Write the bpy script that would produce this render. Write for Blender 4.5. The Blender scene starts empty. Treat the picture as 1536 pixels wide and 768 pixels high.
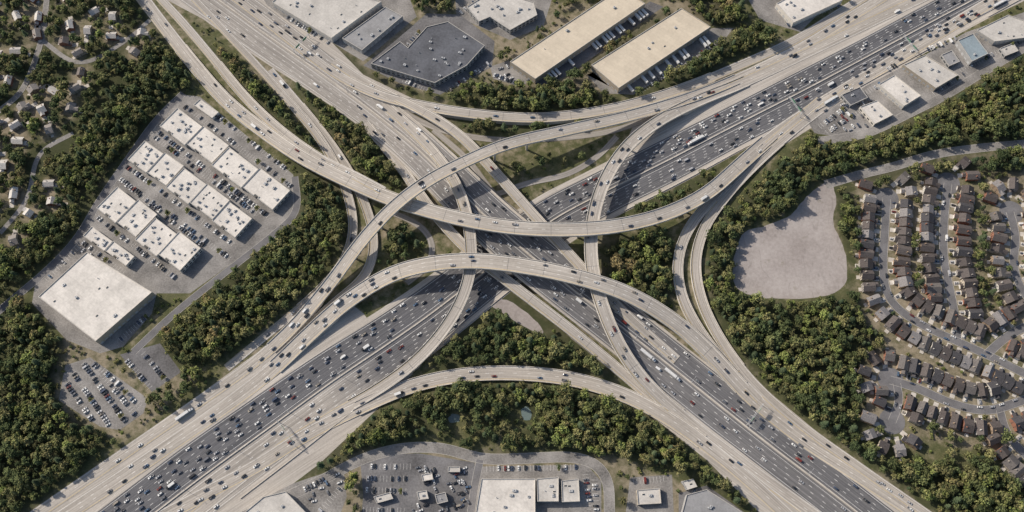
import bpy, bmesh, math, random
import numpy as np
from mathutils import Vector, Matrix, noise as mnoise
random.seed(11); np.random.seed(11)
scene=bpy.context.scene
# ------------------------------------------------------------------ camera
T=math.radians(20); D=895.0; TH=18.0/35.0
cd=bpy.data.cameras.new("camera"); cam=bpy.data.objects.new("camera",cd); scene.collection.objects.link(cam)
cd.lens=35; cd.sensor_width=36; cd.clip_end=20000; cd.clip_start=1
cam.location=(0,-D*math.sin(T),D*math.cos(T)); cam.rotation_euler=(T,0,0); scene.camera=cam
CZ=D*math.cos(T); CY=-D*math.sin(T)
def P(u,v,z=0.0):
    """survey: map plan-photo coordinate to the real ground (or deck height z)"""
    x=(u-768)/768*TH; y=-(v-384)/768*TH
    d=(x, y*math.cos(T)+math.sin(T), y*math.sin(T)-math.cos(T))
    t=(z-CZ)/d[2]
    return (d[0]*t, CY+d[1]*t, z)
# ------------------------------------------------------------------ light
w=bpy.data.worlds.new("World"); scene.world=w; w.use_nodes=True
nt=w.node_tree; bg=nt.nodes['Background']; sky=nt.nodes.new('ShaderNodeTexSky'); sky.sky_type='NISHITA'
sunv=Vector((-0.80,0.42,0)).normalized(); EL=math.radians(35)
sky.sun_disc=False; sky.sun_elevation=EL; sky.sun_rotation=math.atan2(sunv.x,sunv.y); sky.dust_density=2.5; sky.air_density=1.1
nt.links.new(sky.outputs[0],bg.inputs[0]); bg.inputs[1].default_value=0.125
sl=bpy.data.lights.new("sun",'SUN'); sl.energy=5.0; sl.angle=math.radians(0.6); sl.color=(1,0.905,0.785)
so=bpy.data.objects.new("sun",sl); scene.collection.objects.link(so)
sd=Vector((sunv.x*math.cos(EL),sunv.y*math.cos(EL),math.sin(EL)))
so.rotation_euler=(-sd).to_track_quat('-Z','Y').to_euler(); so.location=(-300,200,500)
scene.view_settings.view_transform='Standard'; scene.view_settings.look='None'; scene.view_settings.exposure=0
# ------------------------------------------------------------------ materials
class Mt:
    def __init__(s,name,rough=.85,spec=.25,color=None,metal=0):
        s.m=bpy.data.materials.new(name); s.m.use_nodes=True; s.nt=s.m.node_tree
        s.b=s.nt.nodes['Principled BSDF']; s.b.inputs['Roughness'].default_value=rough
        s.b.inputs['Specular IOR Level'].default_value=spec; s.b.inputs['Metallic'].default_value=metal
        if color: s.b.inputs['Base Color'].default_value=(*color,1)
    def n(s,t,ins={},**k):
        nd=s.nt.nodes.new(t)
        for a,b in k.items(): setattr(nd,a,b)
        for a,b in ins.items():
            if isinstance(b,bpy.types.NodeSocket): s.nt.links.new(b,nd.inputs[a])
            else: nd.inputs[a].default_value=b
        return nd
    def math(s,op,a,b=0.0,c=None):
        ins={0:a,1:b}
        if c is not None: ins[2]=c
        return s.n('ShaderNodeMath',ins,operation=op).outputs[0]
    def mix(s,f,a,b,blend='MIX'):
        if isinstance(a,tuple): a=(*a[:3],1)
        if isinstance(b,tuple): b=(*b[:3],1)
        return s.n('ShaderNodeMix',{0:f,6:a,7:b},data_type='RGBA',blend_type=blend).outputs[2]
    def noise(s,scale,detail=3,vec=None,rough=.55):
        ins={'Scale':scale,'Detail':detail,'Roughness':rough}
        if vec is None: vec=s.n('ShaderNodeNewGeometry').outputs['Position']
        ins['Vector']=vec
        return s.n('ShaderNodeTexNoise',ins).outputs['Fac']
    def ramp(s,f,stops,interp='LINEAR'):
        r=s.n('ShaderNodeValToRGB',{0:f}); cr=r.color_ramp; cr.interpolation=interp
        while len(cr.elements)<len(stops): cr.elements.new(.5)
        for e,(p,c) in zip(cr.elements,stops):
            e.position=p; e.color=(*c,1) if isinstance(c,tuple) else (c,c,c,1)
        return r.outputs[0]
    def attr(s,nm): return s.n('ShaderNodeAttribute',attribute_name=nm).outputs['Fac']
    def base(s,c): s.nt.links.new(c,s.b.inputs['Base Color']); return s.m

def surf(name,col,amt=.2,scale=.15,rough=.85,spec=.2,scale2=None):
    m=Mt(name,rough,spec); f=m.noise(scale,5); g=m.noise(scale2 or scale*12,2)
    f=m.math('ADD',m.math('MULTIPLY',f,.65),m.math('MULTIPLY',g,.35))
    lo=tuple(c*(1-amt*1.6) for c in col); hi=tuple(min(1,c*(1+amt*1.6)) for c in col)
    return m.base(m.ramp(f,[(.3,lo),(.7,hi)]))
# ground
m=Mt("ground_cover",.95,.1)
fo=m.attr('forest'); di=m.attr('dirt')
n1=m.noise(.018,6,rough=.6); n2=m.noise(.12,5,rough=.65); n3=m.noise(.9,4,rough=.7)
nn=m.math('ADD',m.math('MULTIPLY',n2,.6),m.math('MULTIPLY',n3,.4))
grass=m.ramp(nn,[(.33,(.045,.056,.025)),(.48,(.088,.092,.044)),(.64,(.165,.15,.088))])
soil=m.ramp(nn,[(.35,(.155,.13,.092)),(.65,(.31,.265,.20))])
k=m.math('ADD',m.math('MULTIPLY',n1,.55),m.math('MULTIPLY',n2,.45))
k=m.ramp(m.math('ADD',k,m.math('MULTIPLY',di,.15)),[(.52,0.0),(.68,.85)])
c=m.mix(k,grass,soil)
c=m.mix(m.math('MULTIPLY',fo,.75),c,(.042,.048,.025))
M_ground=m.base(c)
# road surface (concrete -> asphalt by vertex attribute)
def roadmat(name,plain=False):
    m=Mt(name,.8,.3); uv=m.n('ShaderNodeUVMap').outputs[0]; sp=m.n('ShaderNodeSeparateXYZ',{0:uv})
    x,y=sp.outputs[0],sp.outputs[1]
    dk=m.attr('dark')
    st=m.noise(1,4,m.n('ShaderNodeCombineXYZ',{0:m.math('MULTIPLY',x,1.1),1:m.math('MULTIPLY',y,.018),2:dk}).outputs[0])
    fine=m.noise(.5,4); big=m.noise(.02,3)
    lane=m.math('FRACT',m.math('DIVIDE',x,3.7))
    tr=m.math('ABSOLUTE',m.math('SUBTRACT',lane,.5))
    tr=m.ramp(tr,[(.0,.35),(.15,.9),(.28,1.0),(.42,.15),(.5,0.0)])
    slab=m.n('ShaderNodeTexWhiteNoise',{0:m.n('ShaderNodeCombineXYZ',{0:m.math('FLOOR',m.math('DIVIDE',x,3.7)),1:m.math('FLOOR',m.math('DIVIDE',y,47.0)),2:0.0}).outputs[0]},noise_dimensions='3D').outputs[0]
    con=m.ramp(st,[(.25,(.275,.25,.222)),(.5,(.395,.362,.322)),(.75,(.51,.475,.43))])
    asp=m.ramp(st,[(.25,(.058,.061,.072)),(.5,(.090,.093,.105)),(.78,(.165,.165,.172))])
    c=m.mix(dk,con,asp)
    v=m.math('ADD',m.math('MULTIPLY',slab,.14),m.math('ADD',m.math('MULTIPLY',fine,.32),m.math('ADD',m.math('MULTIPLY',big,.35),.60)))
    if not plain: v=m.math('SUBTRACT',v,m.math('MULTIPLY',tr,.17))
    hsv=m.n('ShaderNodeHueSaturation',{'Value':v,'Color':c})
    return m.base(hsv.outputs[0])
M_road=roadmat("road_pavement"); M_apron=roadmat("road_apron",True)
M_conc=surf("bridge_concrete",(.50,.465,.415),.18,.1)
M_white=surf("road_paint_white",(.74,.73,.70),.15,.5); M_yel=surf("road_paint_yellow",(.6,.45,.18),.15,.5)
M_lot=surf("parking_asphalt",(.14,.137,.14),.35,.035,scale2=.6)
M_lot2=surf("old_asphalt",(.215,.205,.195),.36,.05,scale2=.7)
M_street=surf("street_asphalt",(.145,.142,.147),.22,.08)
M_kerb=surf("kerb_concrete",(.42,.40,.37),.15,.3)
M_drive=surf("driveway_concrete",(.46,.43,.39),.2,.2)
m=Mt("clearing_dirt",.95,.1)
d1=m.noise(.025,6,rough=.6)
mp=m.n('ShaderNodeMapping',{'Vector':m.n('ShaderNodeNewGeometry').outputs['Position'],'Rotation':(0,0,.35),'Scale':(.03,.008,0)}).outputs[0]
tn=m.noise(1.0,2.5,mp); tl=m.math('ABSOLUTE',m.math('SUBTRACT',m.math('FRACT',m.math('MULTIPLY',tn,14.0)),.5))
tl=m.ramp(tl,[(.0,1.0),(.14,0.0)])
brk=m.ramp(m.noise(.06,4,rough=.7),[(.47,0.0),(.62,.5)])
c=m.ramp(m.math('ADD',m.math('MULTIPLY',d1,.6),m.math('MULTIPLY',m.noise(.35,5,rough=.7),.4)),[(.34,(.225,.198,.185)),(.5,(.315,.285,.27)),(.66,(.40,.368,.35))])
c=m.mix(m.math('MULTIPLY',tl,brk),c,(.17,.15,.14))
c=m.mix(m.ramp(m.noise(.09,5,rough=.7),[(.60,0.0),(.75,.6)]),c,(.16,.145,.10))
M_dirt=m.base(c)
def roofmat(name,col,amt=.12):
    m=Mt(name,.8,.25); uv=m.n('ShaderNodeNewGeometry').outputs['Position']
    a=m.noise(.06,5); b=m.noise(.5,3)
    f=m.math('ADD',m.math('MULTIPLY',a,.6),m.math('MULTIPLY',b,.4))
    lo=tuple(c*(1-amt*2) for c in col); hi=tuple(min(1,c*(1+amt*1.5)) for c in col)
    c=m.ramp(f,[(.3,lo),(.65,hi)])
    mp=m.n('ShaderNodeMapping',{'Vector':uv,'Rotation':(0,0,math.radians(36)),'Scale':(.16,.16,0)}).outputs[0]
    br=m.n('ShaderNodeTexBrick',{'Vector':mp,'Color1':(1,1,1,1),'Color2':(.93,.93,.93,1),'Mortar':(.82,.82,.82,1),'Scale':1.0,'Mortar Size':.012,'Brick Width':2.0,'Row Height':.6}).outputs[0]
    return m.base(m.mix(1.0,c,br,'MULTIPLY'))
R_white=roofmat("roof_white_membrane",(.57,.54,.50)); R_tan=roofmat("roof_tan",(.52,.455,.36),.07); R_dark=roofmat("roof_dark",(.10,.105,.12),.2)
R_gray=roofmat("roof_gray",(.25,.25,.255)); R_blue=roofmat("roof_blue_metal",(.22,.27,.30)); R_lt=roofmat("roof_light",(.46,.44,.41))
W_white=surf("wall_white",(.58,.55,.50),.08,.2); W_tan=surf("wall_tan",(.40,.35,.28),.1,.2); W_gray=surf("wall_gray",(.30,.30,.30),.1,.2)
M_glass=Mt("window_glass",.15,.6,(.03,.04,.05)).m
M_metal=surf("galvanised_metal",(.42,.43,.44),.15,.8,.45,.5); M_dkmetal=surf("dark_metal",(.12,.12,.125),.2,.8,.6)
m=Mt("house_wall",.85,.2); rn=m.n('ShaderNodeObjectInfo').outputs['Random']
c=m.ramp(rn,[(0,(.27,.13,.09)),(.25,(.45,.40,.33)),(.5,(.33,.25,.18)),(.7,(.55,.53,.49)),(.85,(.30,.28,.26))],'CONSTANT')
M_hwall=m.base(m.mix(1.0,c,m.ramp(m.noise(1.5,3),[(.3,.8),(.7,1.1)]),'MULTIPLY'))
m=Mt("shingle_roof",.9,.15); rn=m.n('ShaderNodeObjectInfo').outputs['Random']; rn=m.math('FRACT',m.math('MULTIPLY',rn,7.31))
c=m.ramp(rn,[(0,(.078,.068,.066)),(.28,(.105,.092,.088)),(.5,(.064,.062,.067)),(.70,(.125,.115,.11)),(.86,(.20,.19,.19))],'CONSTANT')
M_shing=m.base(m.mix(1.0,c,m.ramp(m.noise(1.2,4),[(.3,.65),(.7,1.3)]),'MULTIPLY'))
m=Mt("light_shingle",.9,.15); rn=m.n('ShaderNodeObjectInfo').outputs['Random']; rn=m.math('FRACT',m.math('MULTIPLY',rn,5.3))
c=m.ramp(rn,[(0,(.42,.40,.38)),(.35,(.24,.22,.205)),(.6,(.16,.14,.13)),(.75,(.50,.48,.45))],'CONSTANT')
M_shing2=m.base(m.mix(1.0,c,m.ramp(m.noise(1.2,4),[(.3,.7),(.7,1.2)]),'MULTIPLY'))
m=Mt("car_paint",.35,.45); rn=m.n('ShaderNodeObjectInfo').outputs['Random']
M_paint=m.base(m.ramp(rn,[(0,(.64,.64,.63)),(.28,(.36,.365,.38)),(.44,(.13,.135,.15)),(.57,(.020,.021,.025)),(.75,(.045,.06,.10)),(.86,(.15,.028,.022)),(.90,(.27,.24,.20)),(.94,(.07,.12,.20))],'CONSTANT'))
M_tyre=Mt("tyre_rubber",.9,.1,(.02,.02,.02)).m; M_lamp=Mt("lamp_glass",.2,.6,(.7,.68,.62)).m; M_tail=Mt("tail_lamp",.3,.5,(.35,.02,.02)).m
M_trailer=surf("trailer_panel",(.56,.56,.55),.08,.6,.5,.4)
M_sign=Mt("sign_green",.5,.4,(.02,.16,.08)).m
M_water=Mt("pond_water",.12,.5,(.13,.17,.16)).m
def leafmat(name,cols):
    m=Mt(name,.8,.12); oi=m.n('ShaderNodeObjectInfo'); rn=oi.outputs['Random']
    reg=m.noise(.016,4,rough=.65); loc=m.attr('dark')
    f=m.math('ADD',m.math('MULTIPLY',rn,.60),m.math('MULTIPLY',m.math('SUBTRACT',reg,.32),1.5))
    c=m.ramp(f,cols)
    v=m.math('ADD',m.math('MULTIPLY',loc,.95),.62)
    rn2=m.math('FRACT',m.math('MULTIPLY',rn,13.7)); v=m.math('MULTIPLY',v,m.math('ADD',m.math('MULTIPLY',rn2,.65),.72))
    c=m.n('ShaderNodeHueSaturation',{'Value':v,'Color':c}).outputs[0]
    return m.base(c)
GC=[(.08,(.040,.058,.027)),(.30,(.062,.080,.034)),(.50,(.092,.104,.042)),(.68,(.138,.128,.058)),(.86,(.128,.160,.046)),(1.0,(.180,.145,.070))]
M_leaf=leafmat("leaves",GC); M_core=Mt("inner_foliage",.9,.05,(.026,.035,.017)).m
M_pine=leafmat("pine_needles",[(.1,(.034,.052,.028)),(.9,(.060,.078,.040))])
M_bark=surf("bark",(.10,.08,.06),.2,2)
# ------------------------------------------------------------------ mesh builder
class MB:
    def __init__(s): s.v=[];s.f=[];s.mi=[];s.uv=[];s.dk=[];s.mats=[]
    def mat(s,m):
        if m not in s.mats: s.mats.append(m)
        return s.mats.index(m)
    def face(s,pts,m,uv=None,dk=0.0):
        b=len(s.v); s.v.extend(pts); n=len(pts); s.f.append(tuple(range(b,b+n))); s.mi.append(s.mat(m))
        s.uv.extend(uv if uv is not None else [(p[0],p[1]) for p in pts]); s.dk.extend(dk if isinstance(dk,(list,tuple)) else [dk]*n)
    def box(s,cx,cy,z0,z1,lx,ly,a,m,mt=None,tx=1.0,ty=1.0):
        ca,sa=math.cos(a),math.sin(a)
        def q(x,y,z): return (cx+x*ca-y*sa,cy+x*sa+y*ca,z)
        hx,hy=lx/2,ly/2
        B=[q(-hx,-hy,z0),q(hx,-hy,z0),q(hx,hy,z0),q(-hx,hy,z0)]
        U=[q(-hx*tx,-hy*ty,z1),q(hx*tx,-hy*ty,z1),q(hx*tx,hy*ty,z1),q(-hx*tx,hy*ty,z1)]
        s.face(U,mt or m); s.face(B[::-1],m)
        for i in range(4):
            j=(i+1)%4; s.face([B[i],B[j],U[j],U[i]],m)
    def cyl(s,p0,p1,r0,r1,n,m,cap=True):
        p0=Vector(p0);p1=Vector(p1); d=(p1-p0).normalized(); a=d.orthogonal().normalized(); b=d.cross(a)
        A=[tuple(p0+(a*math.cos(t)+b*math.sin(t))*r0) for t in [2*math.pi*i/n for i in range(n)]]
        B=[tuple(p1+(a*math.cos(t)+b*math.sin(t))*r1) for t in [2*math.pi*i/n for i in range(n)]]
        for i in range(n):
            j=(i+1)%n; s.face([A[i],A[j],B[j],B[i]],m)
        if cap: s.face(B,m); s.face(A[::-1],m)
    def mesh(s,name):
        me=bpy.data.meshes.new(name); me.from_pydata(s.v,[],s.f)
        for m in s.mats: me.materials.append(m)
        me.polygons.foreach_set('material_index',s.mi)
        uvl=me.uv_layers.new(name='UVMap'); uvl.data.foreach_set('uv',np.array(s.uv,dtype=np.float32).ravel())
        at=me.attributes.new('dark','FLOAT','POINT'); at.data.foreach_set('value',np.array(s.dk,dtype=np.float32))
        me.update(); return me
    def obj(s,name):
        o=bpy.data.objects.new(name,s.mesh(name)); scene.collection.objects.link(o); return o
def inst(name,me,loc,rot=0,sc=1):
    o=bpy.data.objects.new(name,me); scene.collection.objects.link(o); o.location=loc; o.rotation_euler=(0,0,rot)
    o.scale=(sc,sc,sc) if not isinstance(sc,tuple) else sc
    return o
# ------------------------------------------------------------------ raster maps
X0,Y0,NX,NY=-800,-560,1600,1260
def blank(): return np.zeros((NY,NX),dtype=np.float32)
def mark(mask,x,y,val=1):
    i=(np.asarray(x)-X0).astype(int); j=(np.asarray(y)-Y0).astype(int)
    ok=(i>=0)&(i<NX)&(j>=0)&(j<NY); mask[j[ok],i[ok]]=val
def polymask(mask,pts,val,z=0):
    W=[P(u,v,z)[:2] for u,v in pts]; xs=[p[0] for p in W]; ys=[p[1] for p in W]
    i0,i1=max(0,int(min(xs)-X0)),min(NX,int(max(xs)-X0)+2); j0,j1=max(0,int(min(ys)-Y0)),min(NY,int(max(ys)-Y0)+2)
    if i1<=i0 or j1<=j0: return
    gx,gy=np.meshgrid(np.arange(i0,i1)+X0+.5,np.arange(j0,j1)+Y0+.5); ins=np.zeros(gx.shape,bool)
    n=len(W)
    for k in range(n):
        x1,y1=W[k]; x2,y2=W[(k+1)%n]
        if y1==y2: continue
        c=((y1>gy)!=(y2>gy))&(gx<(x2-x1)*(gy-y1)/(y2-y1)+x1); ins^=c
    mask[j0:j1,i0:i1][ins]=val
def boxf(a,r):
    k=2*r+1; c=np.cumsum(np.pad(a,((r+1,r),(0,0)),mode='edge'),0); a=(c[k:]-c[:-k])/k
    c=np.cumsum(np.pad(a,((0,0),(r+1,r)),mode='edge'),1); return (c[:,k:]-c[:,:-k])/k
def val(a,x,y):
    i=int(x-X0); j=int(y-Y0)
    return a[j,i] if 0<=i<NX and 0<=j<NY else 0
road=blank(); built=blank()
# ------------------------------------------------------------------ paths
class Path:
    def __init__(s,pts,wd=10,step=5.0,ext=(220,220),smooth=2):
        C=[]
        for p in pts:
            z=p[2] if len(p)>2 else 0; x,y,_=P(p[0],p[1],z); C.append((x,y,z,p[3] if len(p)>3 else wd))
        C=np.array(C,float)
        def extr(a,b,L):
            d=a[:2]-b[:2]; d/=np.linalg.norm(d); q=a.copy(); q[:2]+=d*L; return q
        if ext[0]: C=np.vstack([extr(C[0],C[1],ext[0]),C])
        if ext[1]: C=np.vstack([C,extr(C[-1],C[-2],ext[1])])
        E=np.vstack([2*C[0]-C[1],C,2*C[-1]-C[-2]]); out=[]
        for i in range(1,len(E)-2):
            p0,p1,p2,p3=E[i-1:i+3]
            t0=0; t1=t0+max(1e-3,np.linalg.norm(p1[:2]-p0[:2])**.5); t2=t1+max(1e-3,np.linalg.norm(p2[:2]-p1[:2])**.5); t3=t2+max(1e-3,np.linalg.norm(p3[:2]-p2[:2])**.5)
            for t in np.linspace(t1,t2,24,endpoint=False):
                A1=(t1-t)/(t1-t0)*p0+(t-t0)/(t1-t0)*p1; A2=(t2-t)/(t2-t1)*p1+(t-t1)/(t2-t1)*p2; A3=(t3-t)/(t3-t2)*p2+(t-t2)/(t3-t2)*p3
                B1=(t2-t)/(t2-t0)*A1+(t-t0)/(t2-t0)*A2; B2=(t3-t)/(t3-t1)*A2+(t-t1)/(t3-t1)*A3
                out.append((t2-t)/(t2-t1)*B1+(t-t1)/(t2-t1)*B2)
        out.append(E[-2]); o=np.array(out); ds=np.r_[0,np.cumsum(np.linalg.norm(np.diff(o[:,:2],axis=0),axis=1))]
        n=max(3,int(ds[-1]/step)+1); S=np.linspace(0,ds[-1],n); o=np.stack([np.interp(S,ds,o[:,k]) for k in range(4)],1)
        for _ in range(smooth):
            q=np.pad(o,((2,2),(0,0)),mode='reflect',reflect_type='odd'); o2=(q[:-4]+2*q[1:-3]+3*q[2:-2]+2*q[3:-1]+q[4:])/9; o2[0]=o[0];o2[-1]=o[-1]; o=o2
        o[:,2]=np.maximum(o[:,2],0)
        s.p=o[:,:3]; s.w=o[:,3]; s.s=np.r_[0,np.cumsum(np.linalg.norm(np.diff(o[:,:2],axis=0),axis=1))]; s.L=s.s[-1]
        t=np.gradient(o[:,:2],axis=0); t/=np.linalg.norm(t,axis=1)[:,None]; s.t=t; s.n=np.stack([-t[:,1],t[:,0]],1); s.N=len(o)
    def at(s,q,off=0):
        f=lambda a: float(np.interp(q,s.s,a))
        nx,ny=f(s.n[:,0]),f(s.n[:,1]); return (f(s.p[:,0])+nx*off,f(s.p[:,1])+ny*off,f(s.p[:,2])),math.atan2(-nx,ny)
    def wat(s,q): return float(np.interp(q,s.s,s.w))
    def sat(s,u,v):
        x,y,_=P(u,v); return float(s.s[np.argmin((s.p[:,0]-x)**2+(s.p[:,1]-y)**2)])
    def off(s,i,o,dz=0): return (s.p[i,0]+s.n[i,0]*o,s.p[i,1]+s.n[i,1]*o,s.p[i,2]+dz)
def arr(o,n): return np.full(n,float(o)) if np.isscalar(o) else np.asarray(o,float)
def strip(mb,p,o1,o2,dz,mat,dark=0.0,i0=0,i1=None,u0=None):
    n=p.N; o1=arr(o1,n); o2=arr(o2,n); dk=arr(dark,n); i1=i1 or n-1
    for i in range(i0,i1):
        a,b,c,d=p.off(i,o1[i],dz),p.off(i+1,o1[i+1],dz),p.off(i+1,o2[i+1],dz),p.off(i,o2[i],dz)
        ub=0 if u0 is None else u0
        mb.face([a,b,c,d],mat,[(o1[i]+ub,p.s[i]),(o1[i+1]+ub,p.s[i+1]),(o2[i+1]+ub,p.s[i+1]),(o2[i]+ub,p.s[i])],[dk[i],dk[i+1],dk[i+1],dk[i]])
def bar(mb,p,o,wd,h,mat,dz=0,i0=0,i1=None,cond=None,zb=None):
    n=p.N; o=arr(o,n); i1=i1 or n-1
    for i in range(i0,i1):
        if cond is not None and not cond(i): continue
        q=[]
        for j in (i,i+1):
            l=p.off(j,o[j]-wd/2,dz); r=p.off(j,o[j]+wd/2,dz); q.append((l,r))
        (a,b),(c,d)=q; up=lambda t:(t[0],t[1],t[2]+h)
        mb.face([up(a),up(c),up(d),up(b)],mat); mb.face([a,c,up(c),up(a)][::1],mat); mb.face([d,b,up(b),up(d)],mat)
marks=MB()
def dash(p,o,s0,s1,dz,on=3,off=9,wd=.24,mat=None):
    q=s0
    while q<s1-on:
        a,an=p.at(q,o); b,bn=p.at(q+on,o)
        nx,ny=-math.sin(an)*wd/2,math.cos(an)*wd/2
        marks.face([(a[0]-nx,a[1]-ny,a[2]+dz),(b[0]-nx,b[1]-ny,b[2]+dz),(b[0]+nx,b[1]+ny,b[2]+dz),(a[0]+nx,a[1]+ny,a[2]+dz)],mat or M_white); q+=on+off
def solid(p,o,dz,wd=.22,mat=None,i0=0,i1=None):
    o=arr(o,p.N); strip(marks,p,o-wd/2,o+wd/2,dz,mat or M_white,0,i0,i1)
def occupy(p,hl,hr,extra=0):
    hl=arr(hl,p.N);hr=arr(hr,p.N)
    for k in np.linspace(0,1,90):
        o=-(hr+extra)*(1-k)+(hl+extra)*k; mark(road,p.p[:,0]+p.n[:,0]*o,p.p[:,1]+p.n[:,1]*o)
        mx=(p.p[1:]+p.p[:-1])/2; mark(road,mx[:,0]+p.n[1:,0]*o[1:],mx[:,1]+p.n[1:,1]*o[1:])
# ------------------------------------------------------------------ highways
A=Path([(235,768,0,31),(300,718,0,31),(400,645,0,30),(500,572,0,28),(580,518,0,26),(640,476,0,25),(700,430,0,24),(760,382,0,24),(830,330,0,22),(900,292,0,21),(1000,242,0,21),(1100,190,0,20),(1200,139,0,20),(1300,86,0,19),(1400,32,0,19),(1460,0,0,19)])
B=Path([(328,0,0,24),(408,58,0,23),(484,112,0,20),(558,167,0,18),(618,216,3.2,18),(672,268,6.6,19),(726,322,7.8,20),(782,372,7.8,21),(850,427,7,21),(920,481,3.6,21),(1000,545,0,21),(1080,609,0,21),(1160,672,0,20),(1240,733,0,20),(1285,768,0,20)])
ramps={}
def R(name,pts,wd,**k): ramps[name]=Path(pts,wd,**k)
R('R1',[(212,-5,0),(250,45,0),(292,98,1),(340,152,3),(400,200,7),(450,234,10),(520,270,13),(600,303,16.5),(700,330,19.5),(780,342,20.5),(860,344,20.5),(930,338,19),(1000,320,15),(1060,290,9.5),(1110,247,4),(1155,208,0),(1220,163,0),(1330,97,0),(1450,25,0)],12.5)
R('R14',[(238,-5,0),(275,35,0),(320,88,.3),(370,148,2),(420,195,6),(480,238,10),(530,263,13.2),(575,287,15.3)],8.5,ext=(220,0))
R('R2',[(60,768,0),(180,685,0),(300,602,0),(380,545,0),(440,490,1.8),(495,425,8),(545,358,16),(590,310,22.5),(640,272,26),(700,241,26.5),(760,216,25),(850,195,18),(950,172,10),(1045,143,3.5),(1120,112,0),(1200,72,0),(1310,5,0)],10.5)
R('R3',[(105,768,0),(200,705,0),(330,615,0),(400,562,0),(460,505,2.5),(520,452,6.5),(590,410,13),(650,395,18),(710,391,20),(780,398,21),(860,414,21),(940,440,17),(1010,481,10),(1070,535,4),(1120,590,0),(1200,655,0),(1290,714,0),(1372,768,0)],13.5)
R('R4',[(500,92,0),(545,122,0),(592,146,2.5),(640,170,6.5),(690,203,8.5),(740,255,9),(800,322,8.8),(850,377,8.4),(893,424,7.2),(930,463,4.6),(975,505,2),(1015,540,.3)],8.5,ext=(0,0))
R('R5',[(548,185,.2),(596,243,2.5),(645,312,6.5),(700,373,8),(760,421,8),(850,490,5.5),(930,556,2),(1000,617,0),(1070,672,0),(1150,735,0)],8.5,ext=(0,100))
R('R6',[(1250,60,0),(1160,103,.1),(1100,130,.8),(1050,150,3.2),(990,180,8),(940,220,12),(905,275,14),(888,335,14.3),(888,400,14.3),(902,455,13.5),(930,520,9),(970,576,4),(1030,630,0),(1110,692,0),(1215,768,0)],11)
R('R7',[(575,155,0),(618,195,2.8),(660,240,7),(690,290,11.5),(704,345,14.2),(706,400,14.5),(693,448,13),(664,497,9),(622,543,5),(565,585,1.5),(500,622,0),(420,672,0),(340,735,0)],9.5,ext=(0,200))
R('R8',[(390,25,0),(445,68,0),(505,112,0),(570,143,2),(640,160,4),(720,172,5),(800,177,5),(880,170,4.5),(960,153,3),(1040,127,1),(1110,98,0),(1190,62,0),(1290,0,0)],9.5)
R('R9',[(300,745,0),(380,702,0),(460,652,0),(540,611,.5),(620,578,1.5),(700,562,2),(780,560,2),(860,569,2),(940,594,1.5),(1010,632,1),(1070,676,.3),(1125,722,0),(1175,768,0)],12)
R('R10',[(340,50,0),(390,103,0),(430,148,.5),(472,197,1),(503,247,1.5),(524,300,1.5),(530,345,1.5),(517,390,1.5),(478,437,1),(425,482,0),(340,552,0)],7.5,ext=(100,0))
R('R11',[(405,105,0),(452,160,.5),(492,210,1),(528,265,1.5),(553,322,1.5),(561,370,1.5),(549,412,1.5),(505,452,1),(450,500,0),(390,548,0)],7.5,ext=(0,0))
R('R12',[(1230,150,0),(1160,210,.2),(1105,262,1.5),(1058,310,2.5),(1028,352,2.5),(1016,400,2.5),(1024,448,2.5),(1050,497,2),(1090,548,.6),(1140,600,0)],8.5,ext=(0,0))
R('R13',[(1280,130,0),(1210,180,0),(1140,240,1),(1088,295,2),(1055,345,2),(1043,395,2),(1052,450,2),(1080,508,1.5),(1128,572,0),(1200,637,0),(1290,702,0),(1385,768,0)],8.5,ext=(0,200))
R('G1',[(575,148,0),(625,180,0),(680,200,0),(750,210,0),(840,207,0),(920,196,0),(990,172,0)],6,ext=(0,0))
R('G2',[(700,305,0),(745,292,0),(790,275,0),(850,262,0),(900,232,0),(925,205,0)],5.5,ext=(0,0))
R('G3',[(590,320,0),(625,335,0),(648,360,0),(645,395,0),(610,425,0)],5.5,ext=(0,0))
R('G4',[(650,195,0),(702,240,0),(740,290,0),(775,320,0)],5.5,ext=(0,0))
hwy=MB(); hwA=A.w
iA=int(np.argmin(abs(A.s-A.sat(520,560)))); rampd=np.clip((np.arange(A.N)-iA)/12+.5,0,1)
strip(hwy,A,-hwA-5,hwA+5,.03,M_apron,.0)
strip(hwy,A,-hwA,-1.2,.05,M_road,.18+.74*rampd); strip(hwy,A,1.2,hwA,.05,M_road,.95)
strip(hwy,A,-1.2,1.2,.055,M_apron,.25)
hwy.obj("highway_road")
hwB=B.w; iB=int(np.argmin(abs(B.s-B.sat(640,262)))); db=np.clip((np.arange(B.N)-iB)/16+.5,0,1)
hwy=MB()
strip(hwy,B,-hwB-1.5,hwB+1.5,.06,M_apron,.05); strip(hwy,B,-hwB,-1,.085,M_road,.30+.52*db); strip(hwy,B,1,hwB,.085,M_road,.36+.52*db); strip(hwy,B,-1,1,.09,M_apron,.2)
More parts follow.
